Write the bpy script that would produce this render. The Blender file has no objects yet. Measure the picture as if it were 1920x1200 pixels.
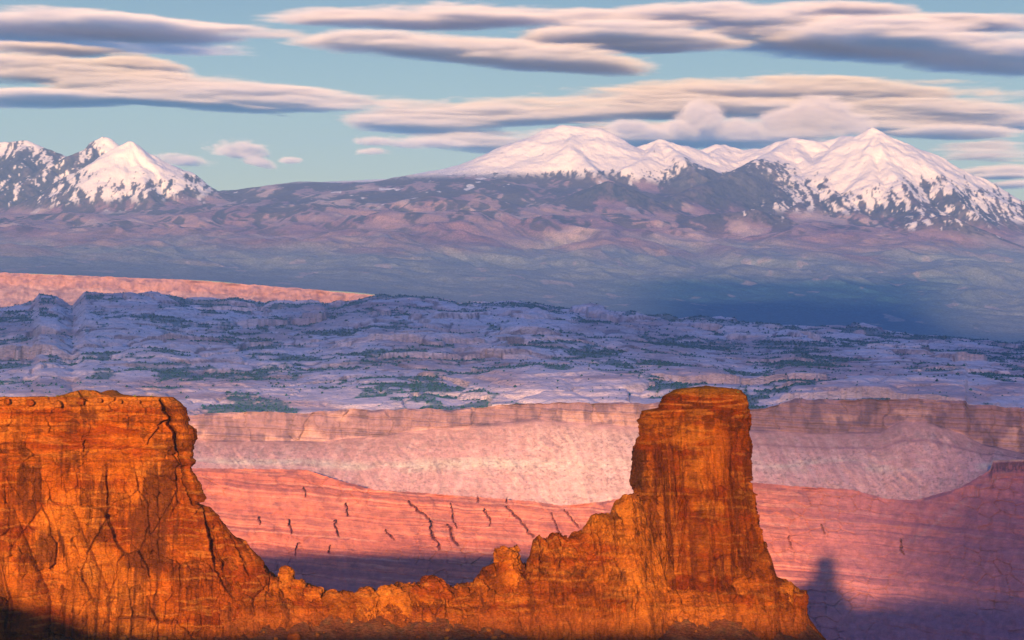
import bpy, math, random, time
import numpy as np
_t0 = time.time()
sc = bpy.context.scene
col = sc.collection
S = 1.5625e-4            # tangent of view angle per pixel of the 1920 wide photograph (17 degree lens)
HPY = 510.0              # row of the horizon
EL, AZ = math.radians(5.4), math.radians(5.8)

# ------------------------------------------------------------------ camera, world, sun, exposure
cam = bpy.data.cameras.new('camera')
cam_ob = bpy.data.objects.new('camera', cam)
col.objects.link(cam_ob)
sc.camera = cam_ob
cam_ob.location = (0, 0, 0)
cam_ob.rotation_euler = (math.radians(90), 0, 0)
cam.sensor_width = 36
cam.lens = 18 / 0.15
cam.shift_y = -90 / 1920
cam.clip_start, cam.clip_end = 1.0, 300000.0

world = bpy.data.worlds.new('World')
sc.world = world
world.use_nodes = True
wt = world.node_tree
bg = wt.nodes['Background']
sky = wt.nodes.new('ShaderNodeTexSky')
sky.sky_type = 'NISHITA'
sky.sun_disc = False
sky.sun_elevation = EL
sky.sun_rotation = math.radians(180) + AZ
sky.altitude = 1800
sky.ozone_density = 3.0
sky.dust_density = 0.4
# the evening sky is paler and greyer low down than overhead
geo = wt.nodes.new('ShaderNodeTexCoord')
sepw = wt.nodes.new('ShaderNodeSeparateXYZ'); wt.links.new(geo.outputs['Generated'], sepw.inputs[0])
zs = wt.nodes.new('ShaderNodeMath'); zs.operation = 'MULTIPLY'; zs.inputs[1].default_value = 2.5
wt.links.new(sepw.outputs[2], zs.inputs[0])
tintm = wt.nodes.new('ShaderNodeValToRGB')
tintm.color_ramp.elements[0].position = 0.06; tintm.color_ramp.elements[0].color = (0.53, 0.45, 0.415, 1)
tintm.color_ramp.elements[1].position = 0.9; tintm.color_ramp.elements[1].color = (0.92, 0.85, 1.22, 1)
e_ = tintm.color_ramp.elements.new(0.21); e_.color = (0.37, 0.305, 0.30, 1)
wt.links.new(zs.outputs[0], tintm.inputs[0])
mulw = wt.nodes.new('ShaderNodeMix'); mulw.data_type = 'RGBA'; mulw.blend_type = 'MULTIPLY'; mulw.inputs[0].default_value = 1
wt.links.new(sky.outputs[0], mulw.inputs[6]); wt.links.new(tintm.outputs[0], mulw.inputs[7])
# below the horizon: blue glow added in place of brown, to light cloud bases
low = wt.nodes.new('ShaderNodeMapRange'); low.interpolation_type = 'SMOOTHSTEP'
low.inputs['From Min'].default_value = -0.10; low.inputs['From Max'].default_value = 0.0
wt.links.new(sepw.outputs[2], low.inputs['Value'])
lowm = wt.nodes.new('ShaderNodeMix'); lowm.data_type = 'RGBA'
lowm.inputs[6].default_value = (0.03, 0.62, 1.35, 1)
wt.links.new(low.outputs[0], lowm.inputs[0]); wt.links.new(mulw.outputs[2], lowm.inputs[7])
wt.links.new(lowm.outputs[2], bg.inputs[0])
bg.inputs[1].default_value = 0.15

sun = bpy.data.lights.new('sun', 'SUN')
sun.energy = 4.4
sun.angle = math.radians(0.4)
sun.color = (1.0, 0.64, 0.30)
sun_ob = bpy.data.objects.new('sun', sun)
col.objects.link(sun_ob)
sun_ob.rotation_euler = (math.radians(90) - EL, 0, -AZ)

sc.view_settings.view_transform = 'Standard'
sc.view_settings.look = 'None'
sc.view_settings.gamma = 1
sc.view_settings.use_curve_mapping = False
sc.view_settings.exposure = 1.4
sc.cycles.max_bounces = 5
sc.cycles.diffuse_bounces = 2
sc.cycles.volume_bounces = 1
sc.cycles.volume_step_rate = 2.0
sc.cycles.use_denoising = True
sc.cycles.denoising_prefilter = 'ACCURATE'

# ------------------------------------------------------------------ numeric helpers
rng = np.random.RandomState(11)
PERM = rng.permutation(256).astype(np.int32)
PERM = np.concatenate([PERM, PERM, PERM])
GX = np.cos(np.arange(256) * 2 * np.pi / 256 * 7.13).astype(np.float32)
GY = np.sin(np.arange(256) * 2 * np.pi / 256 * 7.13).astype(np.float32)
RND = rng.rand(256).astype(np.float32)
RND2 = rng.rand(256).astype(np.float32)
RND3 = rng.rand(256).astype(np.float32)

def perlin(x, y, seed=0):
    x = np.asarray(x, np.float32) + seed * 17.31
    y = np.asarray(y, np.float32) - seed * 9.77
    x, y = np.broadcast_arrays(x, y)
    xf0, yf0 = np.floor(x), np.floor(y)
    xi = xf0.astype(np.int32) & 255
    yi = yf0.astype(np.int32) & 255
    xf, yf = x - xf0, y - yf0
    u = xf * xf * xf * (xf * (xf * 6 - 15) + 10)
    v = yf * yf * yf * (yf * (yf * 6 - 15) + 10)
    def g(ix, iy, dx, dy):
        h = PERM[PERM[ix] + iy]
        return GX[h] * dx + GY[h] * dy
    xi1, yi1 = (xi + 1) & 255, (yi + 1) & 255
    a = g(xi, yi, xf, yf); b = g(xi1, yi, xf - 1, yf)
    c = g(xi, yi1, xf, yf - 1); d = g(xi1, yi1, xf - 1, yf - 1)
    ab = a + u * (b - a); cd = c + u * (d - c)
    return (ab + v * (cd - ab)) * 1.5

def fbm(x, y, o=4, seed=0, gain=0.5):
    s, a, f, t = 0.0, 1.0, 1.0, 0.0
    for i in range(o):
        s = s + a * perlin(x * f, y * f, seed + i * 3)
        t += a; a *= gain; f *= 2.03
    return s / t * 1.4

def ridged(x, y, o=4, seed=0, gain=0.5):
    s, a, f, t = 0.0, 1.0, 1.0, 0.0
    for i in range(o):
        s = s + a * (1 - np.abs(perlin(x * f, y * f, seed + i * 3)) * 1.6)
        t += a; a *= gain; f *= 2.03
    return s / t

def worley(x, y, seed=0):
    """nearest and second distance to jittered cell points, and the nearest cell's random number"""
    x = np.asarray(x, np.float32) + seed * 5.17
    y = np.asarray(y, np.float32) + seed * 3.91
    xi, yi = np.floor(x).astype(np.int32), np.floor(y).astype(np.int32)
    f1 = np.full(x.shape, 9.0, np.float32); f2 = f1.copy(); idr = np.zeros(x.shape, np.float32)
    for dx in (-1, 0, 1):
        for dy in (-1, 0, 1):
            cx, cy = xi + dx, yi + dy
            h = PERM[PERM[cx & 255] + (cy & 255)]
            px = cx + 0.1 + 0.8 * RND[h]; py = cy + 0.1 + 0.8 * RND2[h]
            d = np.sqrt((px - x) ** 2 + (py - y) ** 2)
            n = d < f1
            f2 = np.where(n, f1, np.minimum(f2, d))
            idr = np.where(n, RND3[h], idr)
            f1 = np.where(n, d, f1)
    return f1, f2, idr

def sstep(a, b, x):
    t = np.clip((x - a) / (b - a), 0, 1)
    return t * t * (3 - 2 * t)

def lerp(a, b, t):
    return a + (b - a) * t

def mixc(c, other, m):
    return c + (np.asarray(other, np.float32) - c) * m[..., None]

def flat(shape, rgb):
    return np.broadcast_to(np.asarray(rgb, np.float32), tuple(shape) + (3,)).copy()

def curve(pts):
    p = np.array(pts, float)
    return lambda x: np.interp(x, p[:, 0], p[:, 1])

# ------------------------------------------------------------------ mesh helpers
def grid_faces(nr, nc, wrap=False):
    r = np.arange(nr - 1)[:, None]
    c = np.arange(nc if wrap else nc - 1)[None, :]
    c1 = (c + 1) % nc
    f = np.stack([r * nc + c, r * nc + c1, (r + 1) * nc + c1, (r + 1) * nc + c], -1)
    return f.reshape(-1, 4)

def mesh_obj(name, verts, quads, material, colour=None, smooth=True, flip=False, parent=None, albedo=(1, 1, 1)):
    verts = np.asarray(verts, np.float32).reshape(-1, 3)
    quads = np.asarray(quads, np.int32)
    if flip:
        quads = quads[:, ::-1]
    k = quads.shape[1]
    me = bpy.data.meshes.new(name)
    me.vertices.add(len(verts)); me.vertices.foreach_set('co', verts.ravel())
    me.loops.add(quads.size); me.loops.foreach_set('vertex_index', np.ascontiguousarray(quads).ravel())
    me.polygons.add(len(quads))
    me.polygons.foreach_set('loop_start', np.arange(0, quads.size, k, dtype=np.int32))
    me.polygons.foreach_set('use_smooth', np.full(len(quads), smooth, bool))
    if colour is not None:
        a = me.attributes.new('tint', 'FLOAT_COLOR', 'POINT')
        c4 = np.ones((len(verts), 4), np.float32)
        c4[:, :3] = np.clip(np.asarray(colour, np.float32).reshape(-1, 3) * np.asarray(albedo, np.float32), 0.004, 0.92)
        a.data.foreach_set('color', c4.ravel())
    me.update(calc_edges=True)
    me.materials.append(material)
    ob = bpy.data.objects.new(name, me)
    col.objects.link(ob)
    if parent is not None:
        ob.parent = parent
    return ob

def compact(verts, quads, colour):
    used = np.unique(quads)
    m = np.full(len(verts), -1, np.int32); m[used] = np.arange(len(used))
    return verts[used], m[quads], colour[used]

def tag(o, label=None, cat=None, kind=None, group=None):
    if label: o['label'] = label
    if cat: o['category'] = cat
    if kind: o['kind'] = kind
    if group: o['group'] = group
    return o

def shift_origin(o, x, y, z):
    """move the object's origin to the thing's base without moving its shape"""
    me = o.data
    n = len(me.vertices)
    a = np.empty(n * 3, np.float32); me.vertices.foreach_get('co', a)
    a = a.reshape(-1, 3) - np.array([x, y, z], np.float32)
    me.vertices.foreach_set('co', a.ravel()); me.update()
    o.location = (x, y, z)
    return o

# ------------------------------------------------------------------ materials
def material(name, layers, bump=None, rough=0.95, spec=0.1):
    """surface colour = the mesh's own mineral / plant tint, broken up by noise layers (scale in 1/m, stretch xyz, low, high)"""
    m = bpy.data.materials.new(name)
    m.use_nodes = True
    t = m.node_tree
    b = t.nodes['Principled BSDF']
    b.inputs['Roughness'].default_value = rough
    b.inputs['Specular IOR Level'].default_value = spec
    at = t.nodes.new('ShaderNodeAttribute'); at.attribute_name = 'tint'
    tc = t.nodes.new('ShaderNodeTexCoord')
    cur = at.outputs['Color']
    def nz(scale, stretch, detail=5, rough_=0.6):
        mp = t.nodes.new('ShaderNodeMapping'); mp.inputs['Scale'].default_value = [scale * s for s in stretch]
        t.links.new(tc.outputs['Object'], mp.inputs[0])
        n = t.nodes.new('ShaderNodeTexNoise'); n.inputs['Scale'].default_value = 1
        n.inputs['Detail'].default_value = detail; n.inputs['Roughness'].default_value = rough_
        t.links.new(mp.outputs[0], n.inputs['Vector'])
        return n.outputs[0]
    for scale, stretch, lo, hi in layers:
        mr = t.nodes.new('ShaderNodeMapRange')
        mr.inputs['From Min'].default_value = 0.32; mr.inputs['From Max'].default_value = 0.68
        mr.inputs['To Min'].default_value = lo; mr.inputs['To Max'].default_value = hi
        t.links.new(nz(scale, stretch), mr.inputs['Value'])
        vm = t.nodes.new('ShaderNodeVectorMath'); vm.operation = 'SCALE'
        t.links.new(cur, vm.inputs[0]); t.links.new(mr.outputs[0], vm.inputs['Scale'])
        cur = vm.outputs[0]
    t.links.new(cur, b.inputs['Base Color'])
    if bump:
        prev = None
        for scale, stretch, dist in bump:
            bn = t.nodes.new('ShaderNodeBump'); bn.inputs['Distance'].default_value = dist
            bn.inputs['Strength'].default_value = 1.0
            t.links.new(nz(scale, stretch, 6, 0.62), bn.inputs['Height'])
            if prev is not None: t.links.new(prev, bn.inputs['Normal'])
            prev = bn.outputs[0]
        t.links.new(prev, b.inputs['Normal'])
    return m

M_near = material('orange_sandstone', rough=1.0, spec=0.0, layers=[(0.9, (1, 1, 2.2), 0.68, 1.3), (0.12, (1, 1, 1), 0.8, 1.15), (0.35, (2.2, 2.2, 0.5), 0.78, 1.18)],
                  bump=[(0.5, (1, 1, 2.5), 1.5), (2.0, (1, 1, 1.4), 0.25)])
M_wall = material('canyon_wall_rock', [(0.06, (1, 1, 1), 0.8, 1.2), (0.35, (1, 1, 1.5), 0.85, 1.15)],
                  [(0.08, (1, 1, 2), 2.2), (0.3, (1, 1, 1), 0.7)])
M_slick = material('pale_slickrock', [(0.02, (1, 1, 3), 0.85, 1.15), (0.12, (1, 1, 2), 0.85, 1.15)],
                   [(0.03, (1, 1, 2), 9.0), (0.12, (1, 1, 1), 2.0)])
M_hill = material('scrub_hillside', [(0.012, (1, 1, 1), 0.85, 1.15), (0.06, (1, 0.7, 1), 0.6, 1.4)],
                  [(0.02, (1, 0.6, 1), 6.0)])
M_snow = material('snow_and_forest', [(0.05, (1, 0.7, 1), 0.93, 1.07)], [(0.006, (1, 0.4, 1), 30.0), (0.03, (1, 0.5, 1), 5.0)])
M_ground = material('desert_ground', [(0.002, (1, 1, 1), 0.7, 1.3), (0.03, (1, 1, 1), 0.8, 1.2)])
M_leaf = material('juniper_green', [(1.2, (1, 1, 1), 0.6, 1.4)])

def px_of(x, y):
    return 960 + (x / y) / S

def zz(py, Y):
    return (HPY - py) * S * Y

# ------------------------------------------------------------------ ground sheet
gx = np.linspace(-15500, 15500, 60); gy = np.linspace(-3500, 52500, 90)
X, Y = np.meshgrid(gx, gy)
Z = -1080 + 15 * perlin(X / 2500, Y / 2500, 4)
tag(mesh_obj('ground', np.stack([X, Y, Z], -1), grid_faces(*X.shape), M_ground, flat(X.shape, (0.3, 0.16, 0.1))),
    'red desert ground deep below the canyon rims', 'ground', 'structure')

# ------------------------------------------------------------------ far mountains and their foothills
Ycol = np.concatenate([np.linspace(20200, 35500, 330), np.linspace(35530, 47500, 500)])
U = np.linspace(-0.2, 0.2, 1080)
UU, YY = np.meshgrid(U, Ycol)
XX = UU * YY
PX = 960 + UU / S
cpx = np.array([-400, 0, 350, 600, 900, 1200, 1450, 1700, 1920, 2300])
cY = np.array([20200, 24000, 28000, 32000, 36000, 39000, 42000, 48000])
cpy = np.array([[505, 488, 468, 444, 418, 410, 402, 402],
                [512, 492, 470, 444, 418, 408, 400, 400],
                [525, 500, 475, 447, 415, 392, 366, 368],
                [545, 515, 480, 445, 405, 375, 344, 346],
                [572, 535, 495, 450, 400, 360, 322, 328],
                [595, 555, 515, 470, 420, 385, 340, 335],
                [612, 570, 530, 490, 445, 420, 395, 390],
                [632, 590, 550, 505, 460, 430, 410, 410],
                [650, 605, 560, 515, 470, 445, 430, 430],
                [670, 620, 575, 530, 490, 460, 450, 450]], float)
tmp = np.stack([np.interp(Ycol, cY, cpy[i]) for i in range(len(cpx))], 0)
idx = np.clip(np.searchsorted(cpx, PX, side='right') - 1, 0, len(cpx) - 2)
fr = (PX - cpx[idx]) / (cpx[idx + 1] - cpx[idx]); fr = fr * fr * (3 - 2 * fr)
rows = np.arange(len(Ycol))[:, None] + np.zeros_like(idx)
PYs = tmp[idx, rows] * (1 - fr) + tmp[idx + 1, rows] * fr
base = zz(PYs, YY)
wh = sstep(21500, 29500, YY)
wx = XX + 500 * fbm(XX / 2600, YY / 2600, 3, 5); wy = YY + 500 * fbm(XX / 2600, YY / 2600, 3, 8)
hills = (ridged(wx / 1900, wy / 5200, 4, 21) - 0.55) * 250 * wh * (1 - 0.75 * sstep(36500, 39500, YY)) + fbm(XX / 900, YY / 1500, 4, 30) * 40 * sstep(20300, 24000, YY)
H = base + hills

RIDGES = [
 (.66, 40, [(243, 264, 41), (290, 288, 41), (340, 317, 41), (400, 360, 40.8), (440, 388, 40.4)]),
 (.66, 40, [(243, 264, 41), (190, 300, 40.8), (130, 345, 40.4), (70, 395, 39.8)]),
 (.66, 30, [(243, 264, 41), (255, 310, 40.5), (275, 352, 39.9), (285, 385, 39.4)]),
 (.95, 25, [(178, 262, 43), (192, 256, 43), (210, 260, 43)]),
 (.6, 30, [(185, 274, 43), (140, 285, 42.5), (90, 315, 42), (30, 350, 41.3), (-40, 385, 40.6)]),
 (.55, 60, [(-300, 275, 43), (-60, 262, 43), (0, 266, 43), (45, 264, 43), (90, 280, 43), (120, 300, 43)]),
 (.5, 40, [(45, 264, 43), (30, 300, 42.2), (-20, 340, 41.4)]),
 (.5, 120, [(895, 319, 42.5), (950, 289, 42.8), (1000, 260, 43), (1035, 240, 43), (1060, 236, 43), (1100, 238, 43), (1130, 253, 43), (1165, 281, 43)]),
 (.55, 40, [(1060, 237, 43), (1075, 280, 42), (1110, 320, 41.2)]),
 (.55, 50, [(1165, 281, 43), (1200, 273, 43), (1245, 261, 43), (1275, 271, 43), (1310, 281, 43.4), (1355, 269, 43.8), (1390, 279, 43.8),
            (1425, 279, 43.6), (1460, 267, 43.5), (1490, 258, 43.4), (1540, 266, 43.3), (1585, 254, 43.5), (1610, 257, 43)]),
 (.55, 30, [(1245, 262, 43), (1215, 290, 42.3), (1185, 312, 41.6)]),
 (.55, 30, [(1245, 262, 43), (1280, 300, 42), (1300, 322, 41.4)]),
 (.55, 30, [(1355, 270, 43.8), (1330, 300, 42.8), (1320, 325, 42)]),
 (.5, 60, [(1490, 259, 43.4), (1450, 288, 42.6), (1420, 302, 41.8), (1380, 322, 41), (1310, 350, 40), (1250, 375, 39)]),
 (.6, 30, [(1490, 259, 43.4), (1510, 300, 42.4), (1560, 350, 41.2), (1620, 410, 39.8)]),
 (.6, 30, [(1540, 267, 43.3), (1580, 310, 42.2), (1640, 370, 40.8), (1690, 425, 39.5)]),
 (.62, 25, [(1598, 266, 42.6), (1640, 238, 42.5), (1700, 266, 42.5), (1760, 296, 42.5), (1800, 316, 42.5), (1860, 344, 42.5), (1920, 376, 42.5), (2060, 440, 42.5)]),
 (.62, 25, [(1640, 239, 42.5), (1660, 300, 41.6), (1700, 360, 40.4), (1740, 425, 39)]),
 (.62, 25, [(1700, 267, 42.5), (1760, 330, 41.4), (1830, 400, 40), (1890, 450, 39)]),
 (.62, 25, [(1640, 239, 42.5), (1625, 290, 41.8), (1640, 340, 40.9)]),
 (.5, 60, [(1095, 354, 38.5), (1135, 339, 38.5), (1175, 352, 38.5)]),
 (.42, 80, [(1330, 402, 37.5), (1400, 393, 37.5), (1450, 404, 37.5)]),
 (.42, 80, [(1720, 414, 37.5), (1760, 404, 37.5), (1800, 422, 37.5)]),
 (.42, 60, [(865, 374, 38), (890, 362, 38), (905, 370, 37.8)]),
]
r0 = np.searchsorted(Ycol, 34500)
sx = XX[r0:] + 90 * fbm(XX[r0:] / 700, YY[r0:] / 700, 4, 41)
sy = YY[r0:] + 90 * fbm(XX[r0:] / 700, YY[r0:] / 700, 4, 47)
R = np.full(sx.shape, -1e9, np.float32)
for k, rr, pts in RIDGES:
    P = [((px - 960) * S * y * 1000, y * 1000, zz(py, y * 1000)) for px, py, y in pts]
    for a, b in zip(P[:-1], P[1:]):
        ex, ey = b[0] - a[0], b[1] - a[1]
        t = np.clip(((sx - a[0]) * ex + (sy - a[1]) * ey) / (ex * ex + ey * ey), 0, 1)
        d = np.sqrt((sx - a[0] - t * ex) ** 2 + (sy - a[1] - t * ey) ** 2)
        h = a[2] + t * (b[2] - a[2]) - k * (np.sqrt(d * d + rr * rr) - rr) * (1 - 0.10 * np.clip(d / 1500, 0, 1))
        R = np.maximum(R, h)
B = H[r0:].copy()
dd = R - B
Hm = np.where(dd > 120, R, np.where(dd < -120, B, B + (dd + 120) ** 2 / 480))
steep = sstep(0, 250, R - B)
Hm = Hm + steep * (fbm(XX[r0:] / 420, YY[r0:] / 420, 4, 51) * 16 + (ridged(XX[r0:] / 300, YY[r0:] / 1100, 3, 53) - 0.6) * 20)

def erode(h, n_batches, n, steps, seed, amount, cell=(25.0, 15.0)):
    g = np.random.RandomState(seed)
    nr, nc = h.shape
    h = h.astype(np.float64)
    for b in range(n_batches):
        py = g.rand(n) * (nr - 4) + 1.5; px = g.rand(n) * (nc - 4) + 1.5
        sed = np.zeros(n); vx = np.zeros(n); vy = np.zeros(n)
        for s in range(steps):
            iy = py.astype(int); ix = px.astype(int)
            fy = py - iy; fx = px - ix
            h00 = h[iy, ix]; h01 = h[iy, ix + 1]; h10 = h[iy + 1, ix]; h11 = h[iy + 1, ix + 1]
            gxx = ((h01 - h00) * (1 - fy) + (h11 - h10) * fy) / cell[1]
            gyy = ((h10 - h00) * (1 - fx) + (h11 - h01) * fx) / cell[0]
            vx = 0.35 * vx - 0.65 * gxx; vy = 0.35 * vy - 0.65 * gyy
            l = np.sqrt(vx * vx + vy * vy) + 1e-6
            vx /= l; vy /= l
            slope = np.sqrt(gxx ** 2 + gyy ** 2)
            cap = np.clip(slope, 0, 1.2) * 3.0
            d = np.clip((cap - sed) * 0.12, -1.5, 1.5)
            d = np.where(s > steps - 5, -sed * 0.3, d) * amount
            for oy, ox, w in ((0, 0, (1 - fy) * (1 - fx)), (0, 1, (1 - fy) * fx), (1, 0, fy * (1 - fx)), (1, 1, fy * fx)):
                np.subtract.at(h, (iy + oy, ix + ox), d * w)
            sed += d
            px = np.clip(px + vx * 1.0, 1.01, nc - 3.01); py = np.clip(py + vy * cell[1] / cell[0], 1.01, nr - 3.01)
    return h

ridge_guard = Hm.copy()
Hm = erode(Hm, 9, 26000, 44, 3, 1.0)
Hm = ridge_guard + np.clip(Hm - ridge_guard, -60, 25)
H[r0:] = Hm
r1_ = np.searchsorted(Ycol, 23500)
Hs = H[r1_:r0 + 60]
He = erode(Hs, 7, 22000, 40, 5, 1.0, cell=(46.0, 12.0))
H[r1_:r0 + 60] = Hs + np.clip(He - Hs, -22, 12) * sstep(0, 25, np.arange(len(Hs)))[:, None] * sstep(len(Hs), len(Hs) - 50, np.arange(len(Hs)))[:, None]
print('mountains', round(time.time() - _t0, 1))
# slope and hollow measures
dzx = np.gradient(H, axis=1) / (YY * (U[1] - U[0]))
lap = (np.roll(H, 3, 1) + np.roll(H, -3, 1) - 2 * H)
n_hi = fbm(XX / 85 + 0.6 * fbm(XX / 300, YY / 500, 2, 60), (H * 1.0 + YY * 0.25) / 330, 5, 61, 0.66)        # streaks that run down the fall line
n_lo = fbm(XX / 900, YY / 1600, 4, 67)
n_sp = fbm(XX / 55, YY / 90, 2, 69)
zlo = np.interp(PX, [0, 60, 200, 450, 900, 1150, 1350, 1500, 1920], [880, 840, 620, 700, 1110, 1040, 900, 520, 480])
zhi = np.interp(PX, [0, 60, 200, 450, 900, 1150, 1350, 1500, 1920], [1750, 1680, 1330, 1280, 1230, 1300, 1330, 1330, 1250])
behind = sstep(41700, 42300, YY) * sstep(230, 190, PX)
zlo = lerp(zlo, 1330, behind); zhi = lerp(zhi, 1850, behind)
ft = np.clip((H - zlo) / (zhi - zlo), -1.5, 1.8)
snow = sstep(-0.06, 0.1, ft - 0.42 + 1.35 * n_hi * sstep(1.3, 0.5, ft) + 0.45 * n_lo + np.clip(lap, -8, 8) * -0.012 * 0 + 0.3 * n_sp * sstep(1.0, 0.4, ft))
in_mtn = np.zeros_like(H); in_mtn[r0:] = sstep(20, 140, R - B)
snow *= np.maximum(in_mtn, sstep(1100, 1250, H))
front_forest = np.zeros_like(H)
front_forest = sstep(230, 60, np.hypot((PX - 1370) * 1.2, (PYs * 0 + (HPY - H / (S * YY)) - 335) * 3.2)) * (YY < 42300)
snow *= 1 - 0.95 * sstep(0.5, 0.75, front_forest + 0.8 * n_hi + 0.25 * n_sp)
# snow fields lying on meadows
mead = sstep(0.50, 0.56, fbm(XX / 300, YY / 1000, 4, 71) + 0.25 * n_lo) * sstep(620, 800, H) * (1 - in_mtn)
forest = sstep(-0.05, 0.22, fbm(XX / 420, YY / 1700, 5, 73) + 0.55 * np.clip(lap / 12, -0.6, 0.6) + sstep(500, 1000, H) * 0.42 - 0.10)
C = flat(H.shape, (0.38, 0.225, 0.205))
C = mixc(C, (0.54, 0.36, 0.28), sstep(0.1, 0.35, fbm(XX / 800, YY / 2200, 4, 75)) * sstep(150, 420, H))
C = mixc(C, (0.29, 0.16, 0.17), sstep(0.0, 0.35, fbm(XX / 1200, YY / 2500, 3, 77)))
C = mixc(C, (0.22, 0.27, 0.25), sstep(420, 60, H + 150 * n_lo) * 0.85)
C = mixc(C, (0.02, 0.125, 0.18), sstep(0, -110, H + 40 * n_lo) * sstep(1050, 1300, PX) * sstep(1900, 1650, PX) * 0.85)  # teal painted in for cloud shade on the lower right foothills
C = mixc(C, (0.055, 0.058, 0.065), forest * sstep(200, 560, H) * 0.85)
bare = sstep(0.48, 0.6, fbm(XX / 240, YY / 800, 3, 79)) * sstep(260, 60, H)
C = mixc(C, (0.70, 0.46, 0.36), bare * 0.3)
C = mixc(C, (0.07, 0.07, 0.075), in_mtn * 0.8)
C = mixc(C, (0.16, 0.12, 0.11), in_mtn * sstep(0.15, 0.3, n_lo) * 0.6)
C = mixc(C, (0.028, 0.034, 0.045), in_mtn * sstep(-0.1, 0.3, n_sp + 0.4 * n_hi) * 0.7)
C = mixc(C, (0.88, 0.76, 0.64), np.maximum(snow, mead * 0.9))
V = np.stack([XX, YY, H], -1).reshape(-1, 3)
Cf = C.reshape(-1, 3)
Q = grid_faces(*H.shape)
qp = PX.reshape(-1)[Q[:, 0]]
mz = np.zeros_like(H, bool)
mz[r0:] = (R - B) > 30
mq = mz.reshape(-1)[Q[:, 0]]
def piece(name, sel, mat_, label, cat):
    v, q, c = compact(V, Q[sel], Cf)
    return tag(mesh_obj(name, v, q, mat_, c), label, cat, 'structure')
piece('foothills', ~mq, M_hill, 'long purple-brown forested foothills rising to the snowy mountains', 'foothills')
qy = YY.reshape(-1)[Q[:, 0]]
left = mq & (qp < 620)
far_left = left & ((qy > 41900) | ((qp < 85) & (qy > 40700)))
piece('mountain', left & ~far_left, M_snow, 'cone-shaped snowy peak with dark tree streaks standing alone', 'mountain')
piece('mountain', far_left, M_snow, 'rounded snowy ridge partly hidden behind the lone cone-shaped peak', 'mountain')
piece('mountain', mq & (qp >= 620) & (qp < 1165), M_snow, 'broad smooth snow dome with a flat top above the long dark ridge', 'mountain')
piece('mountain', mq & (qp >= 1165) & (qp < 1430), M_snow, 'low snowy saddle ridge between the snow dome and the sharp peak', 'mountain')
piece('mountain', mq & (qp >= 1430), M_snow, 'sharp pyramid-shaped snow peak with wooded gullies, tallest of the range', 'mountain')

# ------------------------------------------------------------------ pale cliff at the foot of the foothills
u = np.linspace(-0.2, 0.2, 1300)
s = np.linspace(0, 1, 70)
UU2, SS = np.meshgrid(u, s)
pxx = 960 + UU2 / S
rim_py = np.interp(pxx, cpx, cpy[:, 0])
Y0 = 20200.0
zr = zz(rim_py - np.abs(3.2 * fbm(UU2 * Y0 / 160, SS * 0, 4, 80, 0.6)), Y0)
depth = 300 * SS ** 1.0
cl = sstep(0, 0.20, SS)
n = fbm(UU2 * Y0 / 130, SS * 1.5, 4, 81); n2 = ridged(UU2 * Y0 / 420, SS * 1.2, 3, 83)
yy = Y0 - 22 * cl - np.clip(SS - 0.22, 0, 1) * 430 + n * 45 * sstep(0, 0.06, SS) + (n2 - 0.6) * 70 * sstep(0, 0.1, SS)
z2 = zr - depth + 10 * fbm(UU2 * Y0 / 90, SS * 6, 3, 85) * sstep(0, .1, SS)
c2 = flat(z2.shape, (0.66, 0.36, 0.27))
c2 = mixc(c2, (0.50, 0.22, 0.17), sstep(0.28, 0.2, SS) * 0.7)
c2 = mixc(c2, (0.35, 0.17, 0.15), sstep(0.1, 0.4, fbm(UU2 * Y0 / 60, SS * 9, 3, 87)) * 0.6)
tag(mesh_obj('cliff', np.stack([UU2 * Y0, yy, z2], -1), grid_faces(*z2.shape), M_wall, c2, flip=True, albedo=(.62, .66, .82)),
    'long pale pink cliff band at the foot of the purple foothills', 'cliff', 'structure')

# ------------------------------------------------------------------ slickrock plateau of domes
rim = curve([(-400, 780), (0, 778), (360, 777), (440, 772), (560, 775), (640, 768), (760, 768), (800, 765), (850, 768), (900, 764), (940, 760), (1050, 755), (1240, 755),
             (1413, 768), (1450, 762), (1490, 748), (1560, 750), (1680, 748), (1810, 750), (1815, 758), (1870, 762), (1920, 765), (2300, 775)])
Yp = np.concatenate([np.linspace(7905, 9500, 240), np.linspace(9508, 13500, 330), np.linspace(13516, 19300, 300)])
Up = np.linspace(-0.2, 0.2, 1250)
UP, YP = np.meshgrid(Up, Yp)
XP = UP * YP
PP = 960 + UP / S
sky_py = np.interp(PP, [-400, 0, 60, 75, 105, 135, 160, 290, 380, 560, 620, 700, 800, 860, 960, 1060, 1200, 1400, 1600, 1760, 1920, 2300],
                   [584, 582, 572, 556, 561, 582, 556, 563, 578, 584, 580, 563, 568, 576, 568, 580, 598, 620, 628, 636, 644, 662])
zf = zz(sky_py, 18500.0)
front = zz(rim(PP) + 5, 7900.0)
t = np.clip((YP - 7900) / (18500 - 7900), 0, 1.1)
zb = lerp(front, zf, t ** 0.92)
zb -= 190 * np.clip((YP - 18500) / 800, 0, 1) ** 1.3
zb -= 38 * sstep(7900, 7990, YP) * sstep(8900, 8250, YP)
wx = XP + 120 * fbm(XP / 500, YP / 500, 3, 91); wy = YP + 160 * fbm(XP / 500, YP / 500, 3, 95)
wx = wx + 22 * fbm(XP / 110, YP / 150, 3, 92); wy = wy + 30 * fbm(XP / 110, YP / 150, 3, 96)
f1, f2, idr = worley(wx / 430, wy / 620, 1)
d1 = np.sqrt(np.clip(1 - (f1 / 0.85) ** 2, 0, 1)) * (0.25 + 0.75 * idr)
g1, g2, idg = worley(wx / 185, wy / 300, 2)
d2 = np.sqrt(np.clip(1 - (g1 / 0.8) ** 2, 0, 1)) * (0.4 + 0.6 * idg)
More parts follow.
